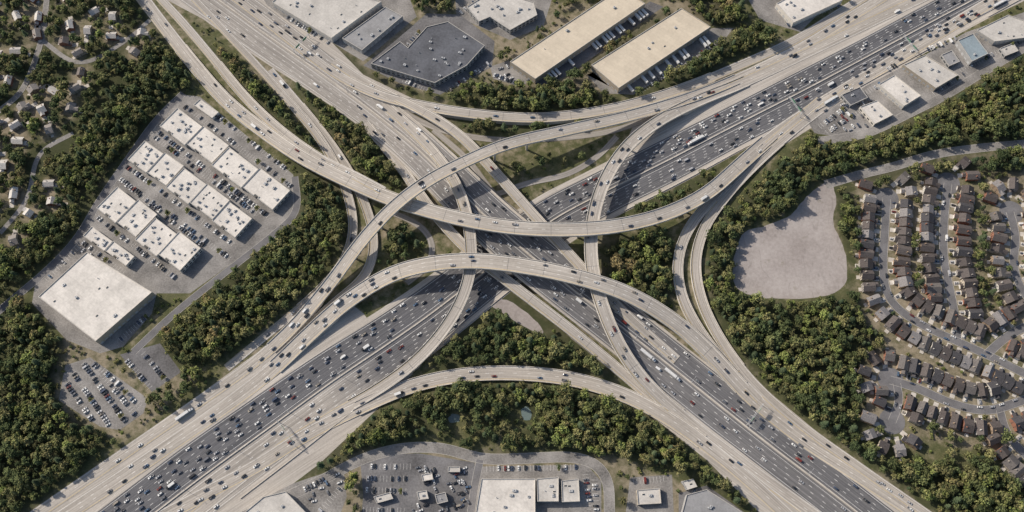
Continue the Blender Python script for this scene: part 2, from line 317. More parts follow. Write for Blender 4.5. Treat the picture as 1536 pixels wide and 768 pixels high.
def fascia(mb,p,hl,hr,thick=1.6,par=True,lo=.45,pin=None):
    hl=arr(hl,p.N); hr=arr(hr,p.N)
    for i in range(p.N-1):
        if max(p.p[i,2],p.p[i+1,2])<lo: continue
        P_=par and (pin is None or pin(i))
        for sgn,h in ((1,hl),(-1,hr)):
            qs=[]
            for j in (i,i+1):
                zz=p.p[j,2]; zb=(zz-thick if zz>5.2 else -.3)
                top=.95 if P_ else .05
                x0,y0,_=p.off(j,sgn*h[j]); x1,y1,_=p.off(j,sgn*(h[j]+.4))
                qs.append(((x0,y0,zz),(x0,y0,zz+top),(x1,y1,zz+top),(x1,y1,zb)))
            a,b=qs
            for k in range(3):
                f=[a[k],a[k+1],b[k+1],b[k]]
                mb.face(f if sgn>0 else f[::-1],M_conc)
        zb=[(p.p[j,2]-thick if p.p[j,2]>5.2 else -.3) for j in (i,i+1)]
        if zb[0]>0 or zb[1]>0:
            c=[p.off(i,-hr[i]-.4),p.off(i+1,-hr[i+1]-.4),p.off(i+1,hl[i+1]+.4),p.off(i,hl[i]+.4)]
            zz=[zb[0],zb[1],zb[1],zb[0]]
            mb.face([(q[0],q[1],k) for q,k in zip(c,zz)][::-1],M_conc)
fascia(hwy,B,hwB+1.5,hwB+1.5,1.8)
allp=[(A,A.w+2,A.w+2),(B,B.w+2,B.w+2)]+[(r,r.w/2+1,r.w/2+1) for r in ramps.values()]
def blocked(x,y,z,me):
    for p,hl,hr in allp:
        if p is me: continue
        d=(p.p[:,0]-x)**2+(p.p[:,1]-y)**2; i=int(np.argmin(d))
        if d[i]<(arr(hl,p.N)[i]+1.3)**2 and p.p[i,2]<z-2: return True
    return False
def pier(mb,x,y,ang,z,wd,n=1):
    zc=z-1.6
    if n==1:
        mb.cyl((x,y,-.3),(x,y,zc-2.0),1.05,1.05,10,M_conc)
        mb.box(x,y,zc-2.2,zc,1.9,wd*.42,ang,M_conc,None,1,1.0/.5)
    else:
        mb.box(x,y,zc-1.2,zc+.02,1.5,wd*.96,ang,M_conc)
        for k in range(n):
            o=(k/(n-1)-.5)*wd*.86; px,py=x-math.sin(ang)*o,y+math.cos(ang)*o
            mb.cyl((px,py,-.3),(px,py,zc-1.2),.6,.6,8,M_conc)
q=0
while q<B.L:
    (x,y,z),a=B.at(q)
    if z>5.6 and not any(blocked(x-math.sin(a)*o,y+math.cos(a)*o,z,B) for o in (-16,0,16) ): pier(hwy,x,y,a,z,37,7)
    q+=14
hwy.obj("highway_bridge")
bb=MB(); bar(bb,A,0,.6,.85,M_conc,.055); bar(bb,A,-hwA-3.6,.4,.8,M_conc,.03,cond=lambda i:(i//14)%3!=0); bar(bb,B,0,.6,.85,M_conc,.09); bb.obj("concrete_barrier")
def lanes_marks(p,a,b,dz,n):
    a=arr(a,p.N);b=arr(b,p.N)
    for k in range(1,n):
        f=k/n
        q=random.random()*6
        while q<p.L-4:
            o=float(np.interp(q,p.s,a))*(1-f)+float(np.interp(q,p.s,b))*f; dash(p,o,q,q+3.6,dz); q+=12
    solid(p,a,dz);solid(p,b,dz)
lanes_marks(A,1.2+2.4,hwA-1.5,.062,6); lanes_marks(A,-hwA+1.5,-1.2-2.4,.062,6)
lanes_marks(B,1+2,hwB-1.5,.10,4); lanes_marks(B,-hwB+1.5,-3,.10,4)
occupy(A,A.w+5,A.w+5); occupy(B,B.w+2,B.w+2)
li=0
nopar={'R14':.86,'R4':.72}
for nm,p in ramps.items():
    mb=MB(); h=p.w/2; li+=1; dz=.11+li*.012
    dkv={'R1':.04,'R2':.0,'R3':.02,'R4':.12,'R5':.12,'R6':.05,'R7':.1,'R8':.12,'R9':.06,'R10':.15,'R11':.12,'R12':.10,'R13':.08,'R14':.1}.get(nm,.3)
    strip(mb,p,-h,h,dz,M_road,dkv,u0=1.85)
    if nm[0]=='R':
        lim=nopar.get(nm,1)*p.N
        fascia(mb,p,h,h,1.7,pin=lambda i:i<lim,lo=.5)
        q=10
        while q<p.L-5:
            (x,y,z),a=p.at(q)
            if z>5.6:
                for dq in (0,5,-5,9,-9):
                    (x,y,z),a=p.at(q+dq)
                    if z>5.4 and not blocked(x,y,z,p): pier(mb,x,y,a,z,float(np.interp(q,p.s,p.w))); break
            q+=32
        q=12
        while q<p.L-5:
            (x,y,z),a=p.at(q)
            if z>4:
                hh=p.wat(q)/2-.05; c0,_=p.at(q,-hh); c1,_=p.at(q+.35,-hh); c2,_=p.at(q+.35,hh); c3,_=p.at(q,hh)
                mb.face([(t[0],t[1],t[2]+dz+.006) for t in (c0,c1,c2,c3)],M_dkmetal)
            q+=32
        solid(p,h-.9,dz+.014,.22); solid(p,-h+.9,dz+.014,.22,M_yel)
        nl=max(1,int((p.w.mean()-2.5)/3.6))
        for k in range(1,nl): dash(p,(-h.mean()+1)+(2*h.mean()-2)*k/nl,0,p.L,dz+.014)
        mb.obj("highway_ramp")
    else: mb.obj("service_road")
    occupy(p,h,h,1.2)
marks.obj("lane_markings")
# ------------------------------------------------------------------ flat sheets
def sheet(name,pts,mat,z,dirv=None,dark=0.0,mask=built,sub=None):
    W=[P(u,v,0) for u,v in pts]; bm=bmesh.new(); vs=[bm.verts.new((x,y,z)) for x,y,_ in W]; f=bm.faces.new(vs)
    if sum((W[i][0]*W[(i+1)%len(W)][1]-W[(i+1)%len(W)][0]*W[i][1]) for i in range(len(W)))<0: f.normal_flip()
    bmesh.ops.triangulate(bm,faces=bm.faces[:])
    uvl=bm.loops.layers.uv.new('UVMap'); a=math.radians(dirv or 0); ca,sa=math.cos(a),math.sin(a)
    for f in bm.faces:
        for l in f.loops: x,y,_=l.vert.co; l[uvl].uv=(-x*sa+y*ca,x*ca+y*sa)
    me=bpy.data.meshes.new(name); bm.to_mesh(me); bm.free(); me.materials.append(mat)
    at=me.attributes.new('dark','FLOAT','POINT'); at.data.foreach_set('value',[dark]*len(me.vertices))
    o=bpy.data.objects.new(name,me); scene.collection.objects.link(o)
    if mask is not None: polymask(mask,pts,1)
    return o
aA,aB=34,-37
sheet("road_apron",[(-80,850),(42,772),(250,628),(425,500),(470,478),(520,450),(545,470),(560,490),(400,600),(100,830)],M_apron,.018,aA,.06,road)
sheet("road_apron",[(330,830),(378,772),(480,695),(575,605),(620,560),(560,575),(500,600),(400,670),(250,800)],M_apron,.022,aA,.1,road)
sheet("road_apron",[(960,165),(1060,130),(1130,102),(1200,66),(1330,-12),(1420,-50),(1420,0),(1200,112),(1050,185),(980,215),(930,235)],M_apron,.018,28,.08,road)
sheet("road_apron",[(1120,235),(1180,215),(1220,190),(1290,142),(1380,84),(1470,33),(1560,-10),(1560,-50),(1480,-5),(1300,110),(1150,195)],M_apron,.022,28,.05,road)
sheet("road_apron",[(1105,575),(1150,585),(1250,668),(1395,768),(1460,815),(1300,800),(1200,700)],M_apron,.018,aB,.05,road)
sheet("road_apron",[(960,590),(1010,615),(1110,690),(1230,775),(1260,800),(1170,800),(1060,690),(985,630)],M_apron,.022,aB,.08,road)
sheet("road_apron",[(200,-30),(430,-40),(470,35),(545,112),(640,158),(600,172),(540,150),(480,122),(400,80),(330,42),(260,5)],M_apron,.018,aB,.12,road)
# ------------------------------------------------------------------ lots
LOTS=[("parking_lot",[(275,142),(300,145),(440,262),(442,325),(405,352),(320,415),(285,440),(235,440),(228,470),(185,520),(150,530),(100,510),(48,455),(55,412),(110,365),(150,300),(205,215)],M_lot2),
("parking_lot",[(98,548),(135,536),(222,598),(215,620),(180,645),(150,640),(88,600)],M_lot2),("parking_lot",[(180,532),(240,515),(272,558),(228,588)],M_lot),
("parking_lot",[(370,-40),(600,-40),(625,25),(545,92),(500,65),(410,22)],M_lot2),("parking_lot",[(545,98),(600,55),(640,20),(690,22),(742,62),(738,100),(660,142),(600,125)],M_lot),
("parking_lot",[(735,100),(765,90),(800,119),(780,130),(740,118)],M_lot2),("parking_lot",[(800,122),(975,2),(995,10),(850,114),(815,128)],M_lot),
("parking_lot",[(680,-40),(840,-40),(815,40),(765,60),(685,25)],M_lot2),("parking_lot",[(880,112),(925,135),(1068,42),(1100,42),(1085,62),(950,142),(905,140)],M_lot2),
("parking_lot",[(1100,-40),(1290,-40),(1200,48),(1140,30)],M_lot2),
("parking_lot",[(1213,185),(1300,128),(1370,92),(1450,48),(1560,10),(1560,62),(1440,135),(1330,188),(1260,205),(1222,200)],M_lot2),
("parking_lot",[(540,690),(560,683),(628,680),(712,694),(712,800),(540,800),(545,740)],M_lot),
("parking_lot",[(716,700),(880,697),(902,722),(902,800),(706,800)],M_lot2),
("parking_lot",[(440,725),(515,700),(520,745),(500,800),(340,800),(400,745)],M_lot2),
("parking_lot",[(945,716),(1008,712),(1012,800),(935,800)],M_lot2),("parking_lot",[(1018,740),(1060,728),(1140,785),(1018,800)],M_lot)]
for i,(n_,pt,mt) in enumerate(LOTS): sheet(n_,pt,mt,.03+.006*(i%5))
clear=[(1246,272),(1254,300),(1250,335),(1262,362),(1271,398),(1266,428),(1240,443),(1190,448),(1140,446),(1108,434),(1099,410),(1103,378),(1117,348),(1150,338),(1186,322),(1205,300),(1228,280)]
def curvy(pts,k=5):
    out=[]; n=len(pts)
    for i in range(n):
        a,b,c,d=[np.array(pts[(i+j)%n],float) for j in (-1,0,1,2)]
        for t in np.linspace(0,1,k,endpoint=False): out.append(tuple(.5*((2*b)+(-a+c)*t+(2*a-5*b+4*c-d)*t*t+(-a+3*b-3*c+d)*t**3)+np.random.uniform(-.8,.8,2)))
    return out
sheet("dirt_clearing",curvy(clear),M_dirt,.03)
for nm,pc in (("pond",[(672,628),(680,620),(690,624),(688,632),(676,634)]),("pond",[(782,615),(790,610),(797,618),(796,628),(786,630)]),("dirt_clearing",[(735,455),(760,450),(800,478),(815,500),(790,492),(755,470)])):
    sheet(nm,curvy(pc,4),M_water if nm=="pond" else M_dirt,.05)
# ------------------------------------------------------------------ streets
streets=[]
def street(pts,wd,cul=None,kerb=True,ext=(0,0),mat=None):
    p=Path(pts,wd,ext=ext,step=4); mb=MB(); h=p.w/2; dz=.06+.007*len(streets)
    strip(mb,p,-h,h,dz,mat or M_street)
    if kerb:
        for sg in (1,-1): bar(mb,p,sg*(h+.12),.25,.13,M_kerb,0.02)
    for c in (cul or []):
        x,y,_=P(*c); r=11
        mb.face([(x+r*math.cos(t),y+r*math.sin(t),dz+.004) for t in np.linspace(0,2*math.pi,28,endpoint=False)],mat or M_street)
        for t in np.linspace(0,2*math.pi,40,endpoint=False): mark(built,[x+k*math.cos(t) for k in range(r+1)],[y+k*math.sin(t) for k in range(r+1)])
    mb.obj("street"); streets.append(p)
    mx=(p.p[1:]+p.p[:-1])/2
    for k in np.linspace(-1.2,1.2,24):
        mark(built,p.p[:,0]+p.n[:,0]*h*k,p.p[:,1]+p.n[:,1]*h*k); mark(built,mx[:,0]+p.n[1:,0]*h[1:]*k,mx[:,1]+p.n[1:,1]*h[1:]*k)
    return p
SR=[street([(1330,298),(1327,350),(1325,410),(1335,450),(1370,480),(1420,505),(1480,532),(1536,560)],7,[(1330,298)],ext=(0,60)),
street([(1422,275),(1416,330),(1416,390),(1424,430),(1432,470),(1436,510)],7,[(1422,275)]),
street([(1515,318),(1524,355),(1520,395),(1530,430),(1560,470)],7,[(1517,318)],ext=(0,40)),
street([(1480,532),(1510,505),(1560,480)],7,None,ext=(0,40)),
street([(1335,570),(1375,582),(1430,606),(1480,616),(1536,600)],7,[(1336,570)],ext=(0,60)),
street([(1345,575),(1350,600),(1338,632)],6.5,[(1338,632)]),
street([(1500,615),(1510,650),(1536,680)],6.5,None,ext=(0,60)),
]
street([(1238,277),(1290,262),(1340,250),(1400,232),(1470,222),(1536,216)],8,ext=(0,250),mat=M_lot2)
street([(1225,212),(1300,200),(1360,172),(1420,142),(1480,105),(1536,72)],8,ext=(0,250),mat=M_lot2)
street([(430,745),(480,722),(545,688),(600,673),(660,672),(725,688),(800,687),(860,686),(895,697),(912,722),(914,768)],8.5,ext=(150,150),mat=M_lot2)
street([(275,140),(235,180),(188,245),(150,300),(112,362),(60,415),(30,440)],6.5,ext=(0,100))
street([(442,265),(444,318),(410,352),(330,415),(262,470),(200,528)],6)
street([(720,690),(712,730),(705,780)],6,ext=(0,100))
street([(0,165),(30,140),(62,60),(70,0)],5,ext=(80,80),mat=M_lot2); street([(62,60),(120,95),(190,60),(225,30)],4.5,kerb=False,mat=M_lot2); street([(0,350),(40,300),(60,230),(110,200)],4.5,kerb=False,mat=M_lot2)
# ------------------------------------------------------------------ buildings
def building(name,pts,h,roof,wall,px=True,units=6,windows=True,dock=False):
    W=[Vector(P(u,v,h)) for u,v in pts] if px else [Vector((x,y,h)) for x,y in pts]
    ar=sum(W[i].x*W[(i+1)%len(W)].y-W[(i+1)%len(W)].x*W[i].y for i in range(len(W)))
    if ar<0: W=W[::-1]
    n=len(W); mb=MB()
    def inset(d):
        o=[]
        for i in range(n):
            a,b,c=W[i-1],W[i],W[(i+1)%n]
            e1=(b-a).normalized(); e2=(c-b).normalized(); n1=Vector((-e1.y,e1.x,0)); n2=Vector((-e2.y,e2.x,0))
            bis=(n1+n2); bis/=max(.3,bis.dot(n1)); o.append(b+bis*d)
        return o
    I=inset(.45); low=.7
    mb.face([(p.x,p.y,h-low) for p in I],roof)
    for i in range(n):
        j=(i+1)%n; a,b=W[i],W[j]; ia,ib=I[i],I[j]
        mb.face([(a.x,a.y,-.2),(b.x,b.y,-.2),(b.x,b.y,h),(a.x,a.y,h)],wall)
        mb.face([(a.x,a.y,h),(b.x,b.y,h),(ib.x,ib.y,h),(ia.x,ia.y,h)],M_kerb)
        mb.face([(ia.x,ia.y,h),(ib.x,ib.y,h),(ib.x,ib.y,h-low),(ia.x,ia.y,h-low)],wall)
        L=(b-a).length; e=(b-a)/L; out=Vector((e.y,-e.x,0))
        if windows and L>6:
            k=int(L/4.5)
            for q in range(k):
                c=a+e*((q+.5)*L/k); ww=1.4; o=out*.04
                p0=c-e*ww+o; p1=c+e*ww+o
                z0,z1=(.3,3.6) if dock and q%2==0 else (1.1,3.0)
                mb.face([(p0.x,p0.y,z0),(p1.x,p1.y,z0),(p1.x,p1.y,z1),(p0.x,p0.y,z1)],M_metal if dock else M_glass)
                if h>7.5 and not dock: mb.face([(p0.x,p0.y,z0+3.4),(p1.x,p1.y,z0+3.4),(p1.x,p1.y,z1+3.4),(p0.x,p0.y,z1+3.4)],M_glass)
    I2=inset(3.2); xs=[p.x for p in I2]; ys=[p.y for p in I2]; e=(W[1]-W[0]); ang=math.atan2(e.y,e.x); cnt=0; tries=0
    while cnt<units and tries<units*12:
        tries+=1; x=random.uniform(min(xs),max(xs)); y=random.uniform(min(ys),max(ys)); ins=False
        for i in range(n):
            a,b=I2[i],I2[(i+1)%n]
            if (a.y>y)!=(b.y>y) and x<(b.x-a.x)*(y-a.y)/(b.y-a.y)+a.x: ins=not ins
        if not ins: continue
        t=random.random(); z=h-low
        if t<.65:
            lx=random.uniform(1.6,3.4); ly=random.uniform(1.3,2.2); hh=random.uniform(.9,1.7)
            mb.box(x,y,z-.02,z+.25,lx*1.05,ly*1.05,ang,M_dkmetal); mb.box(x,y,z+.25,z+hh,lx,ly,ang,M_metal)
            mb.cyl((x,y,z+hh),(x,y,z+hh+.18),.5,.5,8,M_dkmetal)
        elif t<.85: mb.box(x,y,z-.02,z+.35,2.4,1.2,ang,M_kerb,M_glass,.85,.8)
        else: mb.cyl((x,y,z-.02),(x,y,z+1.1),.3,.3,8,M_metal); mb.cyl((x,y,z+1.1),(x,y,z+1.3),.45,.3,8,M_metal)
        cnt+=1
    mb.obj(name)
    G=[(p.x,p.y) for p in W]
    xs=[g[0] for g in G]; ys=[g[1] for g in G]
    gx,gy=np.meshgrid(np.arange(int(min(xs))-1,int(max(xs))+2)+.5,np.arange(int(min(ys))-1,int(max(ys))+2)+.5); ins=np.zeros(gx.shape,bool)
    for k in range(n):
        x1,y1=G[k];x2,y2=G[(k+1)%n]
        if y1==y2: continue
        ins^=((y1>gy)!=(y2>gy))&(gx<(x2-x1)*(gy-y1)/(y2-y1)+x1)
    mark(built,gx[ins],gy[ins],2)
def row(name,a,b,wd,h,nseg,roof,wall,jit=1.0):
    A_=Vector(P(*a,h)); B_=Vector(P(*b,h)); e=(B_-A_); L=e.length; e/=L; nrm=Vector((-e.y,e.x,0)); 
    for k in range(nseg):
        s0=L*k/nseg; s1=L*(k+1)/nseg-.05; off=(jit if k%2 else -jit)*random.uniform(.4,1)
        h_=h+random.uniform(-.2,.4); w2=wd/2*random.uniform(.95,1.03); notch=random.uniform(1,2.2)
        c0=A_+e*s0+nrm*off; c1=A_+e*s1+nrm*off; m1=random.uniform(.3,.45); m2=m1+random.uniform(.12,.25); sl=L/nseg
        pts=[c0+nrm*w2,c0-nrm*w2,c0+e*(sl*m1)-nrm*w2,c0+e*(sl*m1)-nrm*(w2-notch),c0+e*(sl*m2)-nrm*(w2-notch),c0+e*(sl*m2)-nrm*w2,c1-nrm*w2,c1+nrm*w2]
        building(name,[(p.x,p.y) for p in pts],h_,roof,wall,px=False,units=random.randint(7,12))
    return A_,B_,e,nrm,L
rows=[row("office_building",(254,174),(330,232),24,6.5,2,R_white,W_white),row("office_building",(331,233),(421,301),24,6.5,2,R_white,W_white),
row("office_building",(205,224),(262,264),24,6.5,2,R_white,W_white),row("office_building",(263,265),(366,341),24,6.5,3,R_white,W_white),
row("office_building",(161,295),(218,340),28,7.5,2,R_white,W_white,1.5),row("office_building",(219,341),(284,391),27,7.5,2,R_white,W_white,1.5),row("office_building",(132,346),(195,392),11,6,2,R_white,W_white,.6)]
BL=[("warehouse",[(57,445),(130,378),(228,438),(143,512)],12,R_white,W_tan,8),("shed",[(290,157),(300,148),(328,168),(318,177)],4.5,R_white,W_white,1),
("warehouse",[(765,92),(930,-18),(968,5),(803,118)],10,R_tan,W_tan,4),("warehouse",[(887,97),(1022,12),(1066,40),(928,132)],10,R_tan,W_tan,4),
("office_building",[(556,95),(600,62),(612,71),(640,40),(672,32),(727,68),(700,98),(652,124),(615,113)],9,R_dark,W_gray,22),
("warehouse",[(408,3),(440,-30),(572,2),(497,57)],9,R_lt,W_white,14),("warehouse",[(513,57),(578,10),(604,24),(543,75)],8,R_gray,W_gray,8),
("office_building",[(700,10),(740,-15),(800,3),(806,22),(765,45),(735,25),(718,32)],8,R_lt,W_gray,12),
("warehouse",[(1165,5),(1210,-20),(1264,0),(1190,34)],8,R_white,W_white,6),
("warehouse",[(1318,126),(1342,112),(1382,143),(1356,159)],7,R_white,W_white,4),("warehouse",[(1355,97),(1388,82),(1438,112),(1404,132)],7,R_lt,W_tan,5),
("warehouse",[(1437,60),(1460,50),(1483,80),(1458,92)],8,R_blue,W_gray,1),("warehouse",[(1465,45),(1512,22),(1540,32),(1540,56),(1492,62)],7,R_lt,W_white,6),
("shed",[(1290,160),(1316,150),(1340,172),(1312,186)],5,R_white,W_white,3),("shed",[(1262,142),(1290,130),(1302,146),(1276,158)],5,R_dark,W_gray,2),
("shed",[(1412,82),(1428,75),(1440,92),(1424,99)],4.5,R_gray,W_gray,1),("shed",[(1500,72),(1520,64),(1528,76),(1508,84)],4.5,R_lt,W_gray,1),
("warehouse",[(722,718),(803,718),(803,790),(710,790)],8,R_white,W_white,8),("warehouse",[(805,718),(838,715),(838,752),(806,752)],7,R_lt,W_white,5),("warehouse",[(842,721),(868,718),(870,752),(843,753)],6,R_lt,W_white,4),
("warehouse",[(1030,742),(1060,734),(1120,772),(1095,800),(1020,780)],7,R_gray,W_gray,4),("warehouse",[(395,745),(428,737),(462,772),(400,800),(365,770)],7,R_lt,W_gray,5),
("shed",[(1022,722),(1040,718),(1046,730),(1030,735)],4,R_lt,W_gray,1),
("shed",[(652,742),(668,738),(672,752),(656,756)],5,R_gray,W_gray,1),("shed",[(625,738),(640,735),(643,748),(628,750)],5,R_lt,W_gray,1),("shed",[(632,712),(648,709),(650,719),(634,722)],4,R_white,W_gray,0),("shed",[(672,700),(690,700),(690,708),(672,708)],4,R_lt,W_gray,0),
("shed",[(560,745),(585,738),(590,748),(565,755)],4,R_lt,W_gray,1),("shed",[(955,735),(990,732),(992,755),(957,757)],5,R_lt,W_tan,2)]
for n_,pt,h,r_,w_,u_ in BL: building(n_,pt,h,r_,w_,units=u_,dock=(n_=="warehouse"))
# ------------------------------------------------------------------ houses
def gable(mb,x0,x1,y0,y1,z0,hr,axis,wall,roof,ov=.45):
    if axis=='y':
        xm=(x0+x1)/2; s=hr/((x1-x0)/2); ze=z0-ov*s
        mb.face([(x0-ov,y0-ov,ze),(xm,y0-ov,z0+hr),(xm,y1+ov,z0+hr),(x0-ov,y1+ov,ze)][::-1],roof); mb.face([(x1+ov,y0-ov,ze),(x1+ov,y1+ov,ze),(xm,y1+ov,z0+hr),(xm,y0-ov,z0+hr)],roof)
        mb.face([(x0,y0,z0),(x1,y0,z0),(xm,y0,z0+hr-.05)],wall); mb.face([(x1,y1,z0),(x0,y1,z0),(xm,y1,z0+hr-.05)],wall)
    else:
        ym=(y0+y1)/2; s=hr/((y1-y0)/2); ze=z0-ov*s
        mb.face([(x0-ov,y0-ov,ze),(x1+ov,y0-ov,ze),(x1+ov,ym,z0+hr),(x0-ov,ym,z0+hr)],roof); mb.face([(x1+ov,y1+ov,ze),(x0-ov,y1+ov,ze),(x0-ov,ym,z0+hr),(x1+ov,ym,z0+hr)],roof)
        mb.face([(x0,y0,z0),(x0,ym,z0+hr-.05),(x0,y1,z0)][::1],wall); mb.face([(x1,y0,z0),(x1,y1,z0),(x1,ym,z0+hr-.05)],wall)
def house_mesh(k,roof):
    r=random.Random(k); mb=MB(); W=r.uniform(7.4,8.4); Dp=r.uniform(9.5,12); h=r.choice([5.4,5.6,5.2])
    def walls(x0,x1,y0,y1,z1):
        for a,b in (((x0,y0),(x1,y0)),((x1,y0),(x1,y1)),((x1,y1),(x0,y1)),((x0,y1),(x0,y0))): mb.face([(*a,-.1),(*b,-.1),(*b,z1),(*a,z1)],M_hwall)
    walls(-W/2,W/2,-Dp/2,Dp/2,h); ax='x' if k%2 else 'y'; gable(mb,-W/2,W/2,-Dp/2,Dp/2,h,r.uniform(2.2,3.2),ax,M_hwall,roof)
    gx0=-W/2 if k%3 else W/2-4.4; gx1=gx0+4.4; y0=-Dp/2-r.uniform(2.4,3.6); hz=r.choice([2.9,4.9])
    walls(gx0,gx1,y0,-Dp/2-.02,hz); gable(mb,gx0,gx1,y0,-Dp/2+1.2,hz,1.5,'y',M_hwall,roof,.35)
    mb.face([(gx0+.5,y0-.04,0),(gx1-.5,y0-.04,0),(gx1-.5,y0-.04,2.2),(gx0+.5,y0-.04,2.2)],M_trailer)
    dx=(gx1+1.4) if gx0<-1 else gx0-1.6
    mb.face([(dx-.5,-Dp/2-.04,0),(dx+.5,-Dp/2-.04,0),(dx+.5,-Dp/2-.04,2.1),(dx-.5,-Dp/2-.04,2.1)],M_dkmetal)
    for z in (1,3.6):
        for x in np.linspace(-W/2+1.5,W/2-1.5,3):
            mb.face([(x+.5,Dp/2+.04,z),(x-.5,Dp/2+.04,z),(x-.5,Dp/2+.04,z+1.3),(x+.5,Dp/2+.04,z+1.3)],M_glass)
            if z>3: mb.face([(x-.5,-Dp/2-.04,z),(x+.5,-Dp/2-.04,z),(x+.5,-Dp/2-.04,z+1.2),(x-.5,-Dp/2-.04,z+1.2)],M_glass)
        for y in (-2,2):
            for sx in (1,-1): q=[(sx*(W/2+.04),y-.5*sx,z),(sx*(W/2+.04),y+.5*sx,z),(sx*(W/2+.04),y+.5*sx,z+1.2),(sx*(W/2+.04),y-.5*sx,z+1.2)]; mb.face(q,M_glass)
    mb.box(W*.28,Dp*.2,h,h+3.2,.8,.8,0,M_hwall)
    mb.box(-W*.1,Dp/2+1.6,-.05,.35,W*.45,3,0,M_drive)
    return mb.mesh("brick_house")
HM=[house_mesh(k,M_shing) for k in range(8)]; HM2=[house_mesh(40+k,M_shing2) for k in range(5)]
drv=MB(); hpos=[]
def put_house(x,y,rot,chk=9.0,drive=11,kinds=None,sc=1.0):
    for hx,hy in hpos:
        if (hx-x)**2+(hy-y)**2<chk*chk: return False
    if any(val(built,x+dx,y+dy)>0 or val(road,x+dx,y+dy)>0 for dx in (-4,0,4) for dy in (-4,0,4)): return False
    hpos.append((x,y)); inst("brick_house",random.choice(kinds or HM),(x,y,0),rot+random.uniform(-.05,.05),random.uniform(.9,1.02)*sc)
    if drive:
        ca,sa=math.cos(rot),math.sin(rot); lx=-1.8
        q=[(lx-2.1,-6.5),(lx+2.1,-6.5),(lx+2.1,-6.5-drive*.5),(lx-2.1,-6.5-drive*.5)][::-1]
        drv.face([(x+a*ca-b*sa,y+a*sa+b*ca,.045) for a,b in q],M_drive)
    return True
parkd=[]
for p in SR:
    for sg in (1,-1):
        q=5
        while q<p.L-3:
            (x,y,z),a=p.at(q,sg*(p.w[0]/2+13.0))
            rot=a+(math.pi if sg<0 else 0)
            if put_house(x,y,rot,8.7):
                if random.random()<.6: parkd.append((x-1.8*math.cos(rot)+9.4*math.sin(rot),y-1.8*math.sin(rot)-9.4*math.cos(rot),rot+math.pi/2))
                q+=9.0
            else: q+=2.5
for c in ((1330,290),(1422,266),(1517,310),(1330,570),(1336,640)):
    x,y,_=P(*c)
    for t in np.linspace(0,2*math.pi,9,endpoint=False):
        put_house(x+21*math.cos(t),y+21*math.sin(t),t-math.pi/2,10)
def inpoly(pts,u,v):
    ins=False
    for i in range(len(pts)):
        a,b=pts[i],pts[(i+1)%len(pts)]
        if (a[1]>v)!=(b[1]>v) and u<(b[0]-a[0])*(v-a[1])/(b[1]-a[1])+a[0]: ins=not ins
    return ins
nR=len(hpos)
TL=[(-20,-20),(190,-20),(225,60),(190,110),(140,120),(115,200),(80,320),(-20,400)]
for _ in range(700):
    u,v=random.uniform(-20,230),random.uniform(-20,400)
    if inpoly(TL,u,v) and mnoise.noise(Vector((u*.014,v*.014,2.2)))>-.22:
        x,y,_z=P(u,v)
        put_house(x,y,random.choice([0,.5,1.57,2.2,3.5,4.2]),17.5,12,HM2,.88)
if drv.f: drv.obj("driveway")
for x,y in hpos: 
    for dx in range(-6,7): mark(built,[x+dx]*13,[y+k for k in range(-6,7)])
# ------------------------------------------------------------------ vehicles
def wheels(mb,xs,hw,r=.33,wd=.22):
    for x in xs:
        for s in (1,-1): mb.cyl((x,s*(hw-wd),r),(x,s*hw,r),r,r,10,M_tyre); mb.cyl((x,s*hw,r),(x,s*(hw+.01),r),r*.55,r*.5,8,M_metal)
def loft(mb,secs,m,mtop=None,caps=True):
    for a,b in zip(secs[:-1],secs[1:]):
        A_=[(a[0],-a[1],a[2]),(a[0],-a[1]*1.02,(a[2]+a[4])/2),(a[0],-a[3],a[4]),(a[0],a[3],a[4]),(a[0],a[1]*1.02,(a[2]+a[4])/2),(a[0],a[1],a[2])]
        B_=[(b[0],-b[1],b[2]),(b[0],-b[1]*1.02,(b[2]+b[4])/2),(b[0],-b[3],b[4]),(b[0],b[3],b[4]),(b[0],b[1]*1.02,(b[2]+b[4])/2),(b[0],b[1],b[2])]
        for i in range(5): mb.face([A_[i],B_[i],B_[i+1],A_[i+1]],(mtop if (mtop and i==2) else m))
    for sct,fl in ((secs[0],0),(secs[-1],1)):
        q=[(sct[0],-sct[1],sct[2]),(sct[0],-sct[3],sct[4]),(sct[0],sct[3],sct[4]),(sct[0],sct[1],sct[2])]
        mb.face(q if not fl else q[::-1],m)
